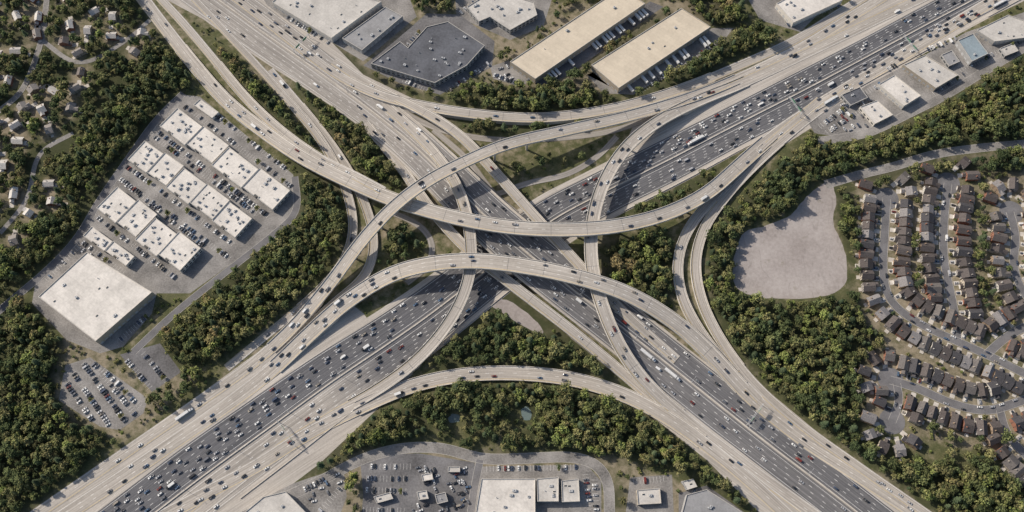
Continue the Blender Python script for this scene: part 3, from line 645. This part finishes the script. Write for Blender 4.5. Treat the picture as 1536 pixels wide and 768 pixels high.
def car_mesh(kind):
    mb=MB()
    if kind=='sedan':
        loft(mb,[(-2.35,.78,.38,.70,.82),(-2.2,.88,.25,.80,.98),(-1.3,.92,.22,.84,1.02),(.8,.92,.22,.84,.98),(1.9,.88,.24,.78,.82),(2.3,.74,.34,.62,.66)],M_paint)
        loft(mb,[(-1.85,.74,.98,.70,1.0),(-1.15,.76,.98,.60,1.40),(.15,.76,.98,.60,1.42),(1.0,.76,.96,.68,.99)],M_glass)
        mb.box(-.5,0,1.40,1.455,1.45,1.18,0,M_paint,None,.93,.9)
    elif kind=='suv':
        loft(mb,[(-2.35,.86,.42,.80,1.05),(-2.25,.93,.28,.86,1.12),(.9,.95,.28,.88,1.10),(2.0,.90,.30,.82,.98),(2.35,.80,.38,.70,.80)],M_paint)
        loft(mb,[(-2.28,.80,1.08,.78,1.1),(-2.0,.82,1.08,.68,1.68),(.2,.82,1.08,.68,1.70),(1.05,.80,1.05,.72,1.1)],M_glass)
        mb.box(-.9,0,1.68,1.75,2.3,1.34,0,M_paint,None,.95,.9); mb.box(-.9,.6,1.75,1.8,1.9,.05,0,M_dkmetal); mb.box(-.9,-.6,1.75,1.8,1.9,.05,0,M_dkmetal)
    elif kind=='pickup':
        loft(mb,[(-.55,.95,.35,.88,1.08),(1.2,.95,.32,.88,1.08),(2.4,.92,.34,.84,1.0),(2.75,.82,.42,.74,.85)],M_paint)
        loft(mb,[(-.5,.82,1.06,.78,1.08),(-.35,.82,1.06,.68,1.72),(.75,.82,1.06,.68,1.74),(1.5,.80,1.05,.74,1.08)],M_glass)
        mb.box(.2,0,1.72,1.79,1.2,1.34,0,M_paint,None,.93,.9)
        mb.box(-1.65,0,.4,.62,2.15,1.86,0,M_dkmetal)
        for s in (1,-1): mb.box(-1.65,s*.88,.45,1.08,2.15,.12,0,M_paint)
        mb.box(-2.72,0,.45,1.05,.1,1.86,0,M_paint)
    elif kind=='van':
        loft(mb,[(-2.8,.92,.35,.84,2.15),(1.3,.95,.32,.84,2.2),(1.9,.95,.32,.84,1.55),(2.6,.90,.36,.76,1.15),(2.85,.82,.45,.7,.9)],M_paint)
        loft(mb,[(1.25,.80,1.3,.74,2.1),(2.0,.82,1.25,.76,1.52)],M_glass)
        for s in (1,-1): mb.box(.9,s*.93,1.3,1.85,.9,.06,0,M_glass)
    if kind!='pickup': wheels(mb,(-1.4,1.45) if kind!='van' else (-1.8,1.9),.92,.34)
    else: wheels(mb,(-1.7,1.8),.94,.38)
    fx={'sedan':2.24,'suv':2.3,'pickup':2.7,'van':2.8}[kind]; rx={'sedan':-2.34,'suv':-2.36,'pickup':-2.79,'van':-2.82}[kind]
    for s in (1,-1):
        mb.box(fx,s*.58,.62,.76,.16,.3,0,M_lamp); mb.box(rx,s*.66,.72,.86,.06,.26,0,M_tail); mb.box(.8,s*1.0,.98,1.12,.14,.2,0,M_paint)
    return mb.mesh({'sedan':'car','suv':'suv','pickup':'pickup_truck','van':'van'}[kind])
def trailer_body(mb):
    mb.box(-2.2,0,1.15,4.0,13.6,2.55,0,M_trailer); mb.box(-2.2,0,.95,1.15,13.4,2.2,0,M_dkmetal)
    for k in range(12): mb.box(-8.4+k*1.13,0,4.0,4.03,.06,2.5,0,M_metal)
    mb.box(-9.03,0,1.3,3.9,.04,2.3,0,M_metal)
def truck_mesh():
    mb=MB(); trailer_body(mb)
    mb.box(6.6,0,.6,1.1,5.0,1.1,0,M_dkmetal)
    loft(mb,[(5.3,1.2,1.0,1.1,3.6),(7.0,1.2,.9,1.1,3.4),(7.5,1.2,.8,1.05,2.3),(9.0,1.1,.7,.95,1.9),(9.3,1.0,.7,.85,1.4)],M_paint)
    loft(mb,[(7.02,1.1,2.3,1.05,3.25),(7.55,1.1,2.28,1.0,2.35)],M_glass)
    mb.cyl((5.2,1.1,1),(5.2,1.1,3.9),.09,.09,6,M_metal); mb.cyl((5.2,-1.1,1),(5.2,-1.1,3.9),.09,.09,6,M_metal)
    wheels(mb,(-7.8,-6.6,4.8,6.0,8.4),1.2,.5,.35)
    return mb.mesh("semi_truck")
def semitrailer_mesh():
    mb=MB(); trailer_body(mb); wheels(mb,(-7.8,-6.6),1.2,.5,.35)
    for s in (1,-1): mb.box(2.2,s*.8,0,1.0,.15,.15,0,M_metal)
    return mb.mesh("parked_trailer")
def boxtruck_mesh():
    mb=MB(); mb.box(-1.0,0,.95,3.5,6.0,2.4,0,M_trailer); mb.box(0,0,.6,.95,7.6,1.4,0,M_dkmetal)
    loft(mb,[(2.15,1.05,.6,.95,2.5),(3.2,1.05,.6,.92,2.4),(3.7,1.05,.6,.9,1.6),(4.4,.95,.6,.8,1.3)],M_paint); loft(mb,[(3.22,.92,1.55,.86,2.3),(3.74,.94,1.52,.86,1.62)],M_glass)
    wheels(mb,(-2.4,3.3),1.12,.45,.3); return mb.mesh("box_truck")
VM={k:car_mesh(k) for k in ('sedan','suv','pickup','van')}; VT=truck_mesh(); VB=boxtruck_mesh(); VS=semitrailer_mesh()
VN={'sedan':'car','suv':'suv','pickup':'pickup_truck','van':'van'}
def put_vehicle(x,y,z,a,trucks=True,pitch=0):
    t=random.random()
    if trucks and t<.007: o=inst("semi_truck",VT,(x,y,z),a,.9)
    elif trucks and t<.022: o=inst("box_truck",VB,(x,y,z),a,.95)
    else:
        k=random.choices(['sedan','suv','pickup','van'],[.58,.28,.09,.05])[0]; o=inst(VN[k],VM[k],(x,y,z),a,random.uniform(.9,.99))
    o.rotation_euler=(0,-pitch,a); return o
def traffic(p,lanes,dirn,mean,dz,s0=0,s1=None,wf=None):
    s1=s1 or p.L
    for o in lanes:
        q=s0+random.expovariate(1/mean)
        while q<s1-6:
            off=o(q) if callable(o) else o
            (x,y,z),a=p.at(q,off+random.uniform(-.35,.35)); (x2,y2,z2),_=p.at(min(p.L,q+3),off)
            pit=math.atan2(z2-z,3)*(1 if dirn>0 else -1)
            mm=mean*(1+.6*math.sin(q/90+mean))
            if wf: mm*=wf(q)
            if abs(x)<600: put_vehicle(x,y,z+dz,a if dirn>0 else a+math.pi,True,pit)
            q+=9+random.expovariate(1/mm)+(7 if random.random()<.03 else 0)
def frac(p,sg,k,n,i0,i1):
    return lambda q:(sg*(i0+((p.wat(q)-i1)-i0)*(k+.5)/n))
sA=A.sat(700,430)
traffic(A,[frac(A,1,k,6,3.6,1.5) for k in range(6)],-1,21,.07,wf=lambda q:.75 if q<sA else 1.0)
traffic(A,[frac(A,-1,k,6,3.6,1.5) for k in range(6)],1,30,.07)
traffic(B,[frac(B,1,k,4,3,1.5) for k in range(4)],-1,34,.1); traffic(B,[frac(B,-1,k,4,3,1.5) for k in range(4)],1,36,.1)
for i,(nm,p) in enumerate(ramps.items()):
    dz=.11+(i+1)*.012; wm=float(p.w.mean()); nl=max(1,int((wm-2.5)/3.6))
    if nm[0]=='G': continue
    traffic(p,[(-wm/2+1)+(wm-2)*(k+.5)/nl for k in range(nl)],1,50 if nm in('R2','R3','R1','R6','R9') else 75,dz)
# parked
stall=MB(); islands=[]
def prow(a,b,fill=.75,px=True,ln=5.0):
    A_=Vector(P(*a) if px else a); B_=Vector(P(*b) if px else b); A_.z=B_.z=0
    e=B_-A_; L=e.length; e/=L; n=int(L/2.8); nr=Vector((-e.y,e.x,0)); ang=math.atan2(nr.y,nr.x)
    for k in range(n+1):
        c=A_+e*k*2.8; q=[c-nr*2.5-e*.06,c-nr*2.5+e*.06,c+nr*2.5+e*.06,c+nr*2.5-e*.06]
        stall.face([(p.x,p.y,.068) for p in q],M_white)
        if k<n and k%11==10 and random.random()<.6: islands.append((c+e*1.4,ang)); continue
        if k<n and random.random()<fill*(.6+.8*mnoise.noise(c*.03+Vector((3,3,0)))+.3):
            c2=c+e*1.4+nr*random.uniform(-.3,.3)
            if val(built,c2.x,c2.y)<2: put_vehicle(c2.x,c2.y,.062,ang+(math.pi if random.random()<.5 else 0),False)
for (A_,B_,e,nrm,L),wd,sides in zip(rows,(24,24,24,24,28,27,11),((1,-1),(1,-1),(-1,),(-1,),(1,-1),(1,-1),(-1,))):
    for sd_ in sides:
        o=(wd/2+5.5)*sd_; a=A_+nrm*o; b=B_+nrm*o; prow((a.x,a.y,0),(b.x,b.y,0),.6,False)
for a,b,f in [((225,200),(385,322),.55),((305,158),(432,256),.55),((180,268),(345,388),.5),((120,372),(165,405),.5),((110,560),(165,640),.8),((100,575),(140,632),.8),((125,545),(190,635),.85),((140,545),(205,625),.8),((155,555),(212,612),.7),((190,540),(225,582),.5),((215,530),(250,572),.5),
 ((70,420),(118,370),.4),((165,500),(215,455),.5),((180,510),(225,470),.4),((430,25),(495,66),.6),((600,80),(632,45),.5),((605,120),(640,136),.6),((670,137),(735,95),.6),
 ((955,140),(1085,58),.6),((1230,190),(1280,152),.9),((1240,198),(1300,160),.9),((1330,105),(1350,95),.8),((1300,138),(1322,126),.8),((1390,75),(1440,55),.7),((1400,140),(1450,108),.6),((1440,105),(1530,62),.5),
 ((555,700),(620,700),.65),((550,718),(615,718),.6),((548,735),(612,737),.4),((545,765),(610,767),.5),((730,703),(870,701),.4),((878,712),(885,765),.6),((892,720),(894,768),.6),((950,722),(1000,718),.4),((1030,730),(1100,770),.3),((455,735),(500,712),.5),((480,768),(512,730),.5),((1180,38),(1265,5),.5),((690,20),(730,-12),.6),((740,112),(780,127),.8)]:
    prow(a,b,f)
stall.obj("parking_stall_markings")
def trailers(a,b,fill):
    A_=Vector(P(*a)); B_=Vector(P(*b)); e=B_-A_; L=e.length; e/=L; ang=math.atan2(e.y,e.x)-math.pi/2
    for k in range(int(L/4.2)):
        if random.random()<fill:
            c=A_+e*(k*4.2+2); inst("parked_trailer",VS,(c.x,c.y,.07),ang,(.78,.95,1))
trailers((824,119),(978,15),.45); trailers((938,140),(1082,52),.25)
isl=MB()
for c,a in islands: isl.box(c.x,c.y,.02,.17,5.2,2.2,a,M_kerb,M_ground)
if isl.f: isl.obj("planting_island_kerbs")
def clutter(poly,n):
    us=[p[0] for p in poly]; vs=[p[1] for p in poly]
    for _ in range(n):
        u,v=random.uniform(min(us),max(us)),random.uniform(min(vs),max(vs))
        if inpoly(poly,u,v):
            x,y,_z=P(u,v)
            if val(built,x,y)<2: put_vehicle(x,y,.06,random.choice([.4,1.97])+random.uniform(-.2,.2),False)
clutter([(625,700),(700,700),(705,765),(620,768)],60); clutter([(1225,170),(1300,130),(1330,180),(1260,200)],34); clutter([(740,105),(765,95),(800,120),(780,128)],14); clutter([(440,735),(510,705),(515,745),(480,768)],14)
for x,y,r in parkd: put_vehicle(x,y,.06,r,False)
for p in SR:
    traffic(p,[2.4,-2.4],1,34,.12)
# ------------------------------------------------------------------ trees
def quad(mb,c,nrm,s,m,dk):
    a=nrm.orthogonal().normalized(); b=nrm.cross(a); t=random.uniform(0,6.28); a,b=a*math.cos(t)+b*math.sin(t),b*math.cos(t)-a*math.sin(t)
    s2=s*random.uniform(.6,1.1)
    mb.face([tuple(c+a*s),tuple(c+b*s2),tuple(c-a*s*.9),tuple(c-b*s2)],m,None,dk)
def tree_mesh(k,H,Rr,nc=13,nl=26,leaf=.66,mat=None):
    random.seed(100+k); mb=MB(); mat=mat or M_leaf
    mb.cyl((0,0,-.3),(0,0,H*.35),.32,.24,7,M_bark,False); mb.cyl((0,0,H*.35),(.2,.1,H*.72),.24,.08,6,M_bark,False)
    zc=H*.62; rz=H*.36
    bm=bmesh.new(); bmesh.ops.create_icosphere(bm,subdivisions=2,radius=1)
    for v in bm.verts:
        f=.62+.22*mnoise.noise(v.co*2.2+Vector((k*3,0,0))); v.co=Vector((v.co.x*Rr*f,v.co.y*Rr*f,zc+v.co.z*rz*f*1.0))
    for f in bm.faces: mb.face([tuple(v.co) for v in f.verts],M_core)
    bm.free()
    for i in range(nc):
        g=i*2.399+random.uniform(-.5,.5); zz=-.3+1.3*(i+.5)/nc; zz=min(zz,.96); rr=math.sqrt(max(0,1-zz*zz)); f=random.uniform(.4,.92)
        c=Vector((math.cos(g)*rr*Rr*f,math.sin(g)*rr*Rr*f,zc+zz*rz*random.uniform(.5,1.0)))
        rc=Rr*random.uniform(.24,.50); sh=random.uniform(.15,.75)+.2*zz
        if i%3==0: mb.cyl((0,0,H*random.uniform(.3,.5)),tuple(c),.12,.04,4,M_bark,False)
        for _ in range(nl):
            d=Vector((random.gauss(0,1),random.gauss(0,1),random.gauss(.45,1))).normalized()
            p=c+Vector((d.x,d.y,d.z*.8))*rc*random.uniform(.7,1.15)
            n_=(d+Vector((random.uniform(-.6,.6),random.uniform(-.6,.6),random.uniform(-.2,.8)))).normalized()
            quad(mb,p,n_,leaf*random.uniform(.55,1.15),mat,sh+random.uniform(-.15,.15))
    return mb.mesh("deciduous_tree")
def pine_mesh(k,H):
    random.seed(300+k); mb=MB(); mb.cyl((0,0,-.3),(0,0,H*.95),.26,.05,7,M_bark,False)
    L=9
    for i in range(L):
        z=H*(.3+.68*i/L); r=2.7*(1-i/L)**.75+.35
        for j in range(8):
            g=j*.785+i*.5+random.uniform(-.2,.2); rr=r*random.uniform(.75,1.1)
            for t in (.35,.6,.85,1.0):
                p=Vector((math.cos(g)*rr*t,math.sin(g)*rr*t,z-.35*t*r*.5+random.uniform(-.15,.15)))
                quad(mb,p,Vector((math.cos(g)*.3+random.uniform(-.4,.4),math.sin(g)*.3+random.uniform(-.4,.4),1)).normalized(),.6,M_pine,random.uniform(.3,.8))
    return mb.mesh("pine_tree")
col=bpy.data.collections.new("tree_kinds"); TMs=[]
specs=[(11,4.2),(12.5,4.8),(10,3.8),(14,5.4),(9,3.3),(12,4.0)]
for k,(h,r) in enumerate(specs):
    me=tree_mesh(k,h,r); TMs.append(me); o=bpy.data.objects.new("t%02d"%k,me); col.objects.link(o)
for k in range(2):
    me=pine_mesh(k,14+k*2); TMs.append(me); o=bpy.data.objects.new("t%02d"%(6+k),me); col.objects.link(o)
scol=bpy.data.collections.new("shrub_kinds")
for k in range(3):
    me=tree_mesh(20+k,2.6,1.7,9,16,.42); me.name="shrub"; o=bpy.data.objects.new("s%02d"%k,me); scol.objects.link(o)
def scatter(name,pts,coll):
    me=bpy.data.meshes.new(name); me.from_pydata([(p[0],p[1],p[2]) for p in pts],[],[])
    a=me.attributes.new('scl','FLOAT','POINT'); a.data.foreach_set('value',[p[3] for p in pts])
    a=me.attributes.new('rotv','FLOAT_VECTOR','POINT'); a.data.foreach_set('vector',[c for p in pts for c in (0,0,p[4])])
    a=me.attributes.new('idx','INT','POINT'); a.data.foreach_set('value',[p[5] for p in pts])
    o=bpy.data.objects.new(name,me); scene.collection.objects.link(o)
    ng=bpy.data.node_groups.new(name+"_gn",'GeometryNodeTree')
    ng.interface.new_socket('Geometry',in_out='INPUT',socket_type='NodeSocketGeometry'); ng.interface.new_socket('Geometry',in_out='OUTPUT',socket_type='NodeSocketGeometry')
    N=ng.nodes; gi=N.new('NodeGroupInput'); go=N.new('NodeGroupOutput'); ip=N.new('GeometryNodeInstanceOnPoints'); ci=N.new('GeometryNodeCollectionInfo')
    ci.inputs['Collection'].default_value=coll; ci.inputs['Separate Children'].default_value=True; ci.inputs['Reset Children'].default_value=True
    def na(nm,t):
        n=N.new('GeometryNodeInputNamedAttribute'); n.data_type=t; n.inputs['Name'].default_value=nm; return n.outputs[0]
    l=ng.links; l.new(gi.outputs[0],ip.inputs['Points']); l.new(ci.outputs[0],ip.inputs['Instance']); ip.inputs['Pick Instance'].default_value=True
    l.new(na('idx','INT'),ip.inputs['Instance Index']); l.new(na('rotv','FLOAT_VECTOR'),ip.inputs['Rotation']); l.new(na('scl','FLOAT'),ip.inputs['Scale']); l.new(ip.outputs[0],go.inputs[0])
    md=o.modifiers.new('scatter','NODES'); md.node_group=ng; return o
random.seed(5)
dens=blank(); dens[:]=.75
polymask(dens,[(-15,-15),(1551,-15),(1551,783),(-15,783)],.05)
FOR=[([(-20,-20),(215,-20),(250,55),(292,125),(270,140),(200,215),(120,345),(55,408),(-20,460)],.66),
([(200,30),(225,40),(290,125),(272,142),(190,238),(140,290),(100,270),(130,200),(190,140)],.95),([(-20,330),(60,300),(110,340),(50,410),(-20,450)],.8),
([(-20,445),(45,455),(100,518),(85,560),(82,605),(150,648),(160,665),(50,768),(-20,800)],.93),
([(228,500),(262,470),(330,418),(412,355),(447,318),(446,262),(425,225),(470,245),(512,285),(522,345),(505,395),(440,455),(340,535),(265,548),(235,535)],.97),
([(285,45),(330,75),(385,118),(425,160),(438,185),(400,170),(350,118)],.93),([(425,180),(455,185),(490,215),(480,225),(440,205)],.9),
([(440,125),(490,145),(560,195),(625,255),(612,285),(545,262),(500,210)],.93),
([(672,132),(720,128),(850,128),(900,140),(945,148),(1000,118),(1090,65),(1130,40),(1160,62),(1080,112),(960,148),(860,166),(780,167),(675,152)],.95),
([(640,178),(700,180),(800,188),(900,180),(880,195),(780,202),(690,192)],.6),([(800,275),(880,235),(900,240),(860,270)],.5),
([(740,225),(850,215),(900,222),(850,250),(790,262),(750,255)],.3),([(640,190),(700,212),(690,232),(650,215)],.5),
([(470,30),(510,65),(550,100),(600,128),(660,145),(590,140),(500,100),(440,50),(400,20),(420,20)],.6),
([(845,118),(860,108),(1000,10),(1010,18),(870,118),(880,125)],.9),([(1035,-20),(1110,-20),(1115,35),(1060,38),(1035,10)],.85),([(590,30),(640,-20),(690,-20),(700,25),(640,15),(600,45)],.55),([(790,60),(900,-20),(870,-20),(760,60)],.3),([(730,60),(760,62),(770,88),(735,95)],.3),
([(1060,440),(1065,350),(1110,300),(1180,235),(1215,205),(1290,205),(1360,180),(1440,140),(1560,70),(1560,212),(1400,226),(1240,268),(1200,290),(1180,318),(1115,340),(1097,380),(1095,435),(1140,455),(1260,450),(1285,440),(1300,480),(1325,510),(1300,560),(1290,610),(1330,660),(1400,700),(1560,700),(1560,800),(1440,800),(1300,690),(1210,630),(1130,560),(1085,500)],.95),
([(1248,278),(1285,272),(1282,440),(1272,440),(1275,395),(1258,340)],.75),
([(905,360),(990,345),(1012,360),(1005,440),(990,460),(940,432),(908,430)],.72),([(930,322),(1000,288),(1080,245),(1140,205),(1110,235),(1050,285),(980,320)],.75),
([(1032,360),(1040,370),(1040,440),(1060,490),(1035,450),(1028,400)],.3),
([(570,330),(600,330),(640,345),(640,380),(590,395),(568,400)],.55),([(480,470),(520,430),(540,430),(500,465)],.3),
([(470,622),(540,585),(600,545),(655,490),(665,480),(640,525),(590,565),(520,605)],.7),
([(620,572),(680,510),(715,445),(750,428),(800,440),(870,500),(955,575),(960,592),(900,568),(820,550),(740,548)],.82),([(650,560),(700,500),(760,490),(830,500),(920,560),(900,566),(820,550),(740,548)],.95),
([(425,718),(500,665),(560,625),(640,592),(720,575),(800,574),(880,585),(960,612),(1040,672),(1130,755),(1130,775),(1080,740),(1010,700),(930,682),(900,690),(870,680),(740,680),(660,664),(590,665),(540,682),(470,715)],.96),
([(640,650),(690,600),(760,590),(800,640),(740,672),(690,668)],.5),
([(518,702),(544,695),(542,745),(535,790),(505,790),(522,745)],.58),([(912,730),(940,728),(938,768),(918,768)],.6),([(240,560),(275,555),(320,565),(300,590),(240,620),(225,600)],.5),
([(1280,240),(1536,225),(1560,225),(1560,700),(1330,650),(1300,560),(1330,510),(1285,440)],.22),([(1355,290),(1390,280),(1385,470),(1365,460)],.5),([(1440,290),(1490,270),(1500,470),(1450,480)],.5),([(1280,240),(1400,236),(1536,228),(1536,262),(1440,262),(1290,285)],.6),([(1380,640),(1440,620),(1560,650),(1560,700),(1400,700)],.5)]
for poly,d in FOR: polymask(dens,poly,d)
rd=boxf(road,2); bd=boxf((built>0).astype(np.float32),2)
pts=[];sh=[];nobj=0
fp=[P(-10,-10),P(1546,-10),P(1546,778),P(-10,778)]
def inframe(x,y):
    return inpoly([(p[0],p[1]) for p in fp],x,y)
SP=5.2
for gy in np.arange(-460,560,SP):
    for gx in np.arange(-720,720,SP):
        x=gx+random.uniform(-.5,.5)*SP; y=gy+random.uniform(-.5,.5)*SP
        inf=inframe(x,y)
        if not inf and random.random()<.6: continue
        d=val(dens,x,y)
        nz=mnoise.noise(Vector((x*.02,y*.02,0)))*.6+mnoise.noise(Vector((x*.07,y*.07,5)))*.5
        dd=d if d>.9 else max(0,d*(1+1.6*nz))
        if random.random()>dd: 
            if inf and val(rd,x,y)<.05 and val(bd,x,y)<.05 and random.random()<.3*(1+1.5*nz):
                for _ in range(random.randint(1,3)): sh.append((x+random.uniform(-2.5,2.5),y+random.uniform(-2.5,2.5),0,random.uniform(.3,1.0),random.uniform(0,6.28),random.randint(0,2)))
            continue
        if val(rd,x,y)>.01 or val(bd,x,y)>.02: continue
        s=random.choice([random.uniform(.5,.75),random.uniform(.7,1.0),random.uniform(.85,1.25)])*(1+.35*mnoise.noise(Vector((x*.03,y*.03,9))))
        if not inf: s*=1.25
        idx=random.choices(range(8),[4,4,4,3,4,4,1.5,1.5])[0]
        if d<=.22:
            if inf and nobj<500: nobj+=1; inst("deciduous_tree" if idx<6 else "pine_tree",TMs[idx],(x,y,0),random.uniform(0,6.28),s*.62)
            continue
        pts.append((x,y,0,s,random.uniform(0,6.28),idx))
for c,a in islands: inst("deciduous_tree",TMs[random.choice([0,2,4])],(c.x,c.y,.1),random.uniform(0,6),random.uniform(.38,.55))
scatter("forest",pts,col); scatter("shrubs",sh,scol)
print("forest",len(pts),"shrubs",len(sh),"trees",nobj,"houses",nR,len(hpos),"objs",len(bpy.data.objects))
# ------------------------------------------------------------------ ground sheet
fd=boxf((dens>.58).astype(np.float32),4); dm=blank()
for poly in ([(1280,240),(1560,225),(1560,700),(1300,640)],[(80,500),(300,560),(200,660),(80,640)],[(540,670),(920,680),(1100,760),(1100,800),(400,800)],[(440,0),(1120,0),(900,140),(560,130)]): polymask(dm,poly,1)
hm=blank()
for x,y in hpos[nR:]:
    for dx in range(-9,10): mark(hm,[x+dx]*19,[y+k for k in range(-9,10)])
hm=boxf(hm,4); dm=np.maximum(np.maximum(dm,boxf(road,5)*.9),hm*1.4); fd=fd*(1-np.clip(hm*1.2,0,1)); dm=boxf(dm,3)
xs=np.r_[[-9000,-5000,-2500,-1300],np.arange(-790,791,5),[1300,2500,5000,9000]]; ys=np.r_[[-9000,-5000,-2500,-1100],np.arange(-550,691,5),[1300,2500,5000,9000]]
gv=[(x,y,0) for y in ys for x in xs]; nxx=len(xs); gf=[(j*nxx+i,j*nxx+i+1,(j+1)*nxx+i+1,(j+1)*nxx+i) for j in range(len(ys)-1) for i in range(nxx-1)]
me=bpy.data.meshes.new("ground"); me.from_pydata(gv,[],gf); me.materials.append(M_ground)
def far(x,y): return not(X0<x<X0+NX and Y0<y<Y0+NY)
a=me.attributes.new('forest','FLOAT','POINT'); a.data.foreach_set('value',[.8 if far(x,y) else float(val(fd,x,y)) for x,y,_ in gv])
a=me.attributes.new('dirt','FLOAT','POINT'); a.data.foreach_set('value',[0. if far(x,y) else float(val(dm,x,y)) for x,y,_ in gv])
o=bpy.data.objects.new("ground",me); scene.collection.objects.link(o)
# ------------------------------------------------------------------ lamps and signs
lm=MB(); lm.cyl((0,0,0),(0,0,12),.16,.09,8,M_metal)
for s in (1,-1): lm.cyl((0,0,11.8),(0,s*2.4,12.5),.06,.05,6,M_metal); lm.box(0,s*2.8,12.42,12.6,.35,1.0,0,M_metal,None,.7,.8)
LM=lm.mesh("street_lamp")
for q in np.arange(40,A.L,52):
    (x,y,z),a=A.at(q); inst("street_lamp",LM,(x,y,z+.9),a)
for q in np.arange(30,B.L,60):
    (x,y,z),a=B.at(q); inst("street_lamp",LM,(x,y,z+.9),a)
def gantry(p,q,o0,o1):
    (x,y,z),a=p.at(q,(o0+o1)/2); wd=abs(o1-o0); mb=MB()
    for s in (-.5,.5): mb.cyl((0,s*wd,0),(0,s*wd,8.2),.25,.2,8,M_metal)
    for dx,dz in ((-.5,7),(.5,7),(-.5,8),(.5,8)): mb.cyl((dx,-wd/2,dz),(dx,wd/2,dz),.08,.08,6,M_metal)
    n=int(wd/2)
    for k in range(n):
        y0=-wd/2+k*wd/n; y1=y0+wd/n; mb.cyl((-.5,y0,7),(-.5,y1,8),.04,.04,4,M_metal); mb.cyl((.5,y0,8),(.5,y1,7),.04,.04,4,M_metal); mb.cyl((-.5,y0,8),(.5,y1,8),.04,.04,4,M_metal)
    for f in (-.25,.2): mb.box(.75,f*wd,6.3,9,.12,5.2,0,M_sign); mb.box(.82,f*wd,6.5,8.8,.02,4.9,0,M_sign)
    o=mb.obj("overhead_sign_gantry"); o.location=(x,y,z); o.rotation_euler=(0,0,a)
for (u,v) in ((1180,150),(420,630),(1350,60)): gantry(A,A.sat(u,v),-1,-A.w[0]*.9 if u<600 else -22)
for (u,v) in ((440,80),(1120,640)): gantry(B,B.sat(u,v),1,23)
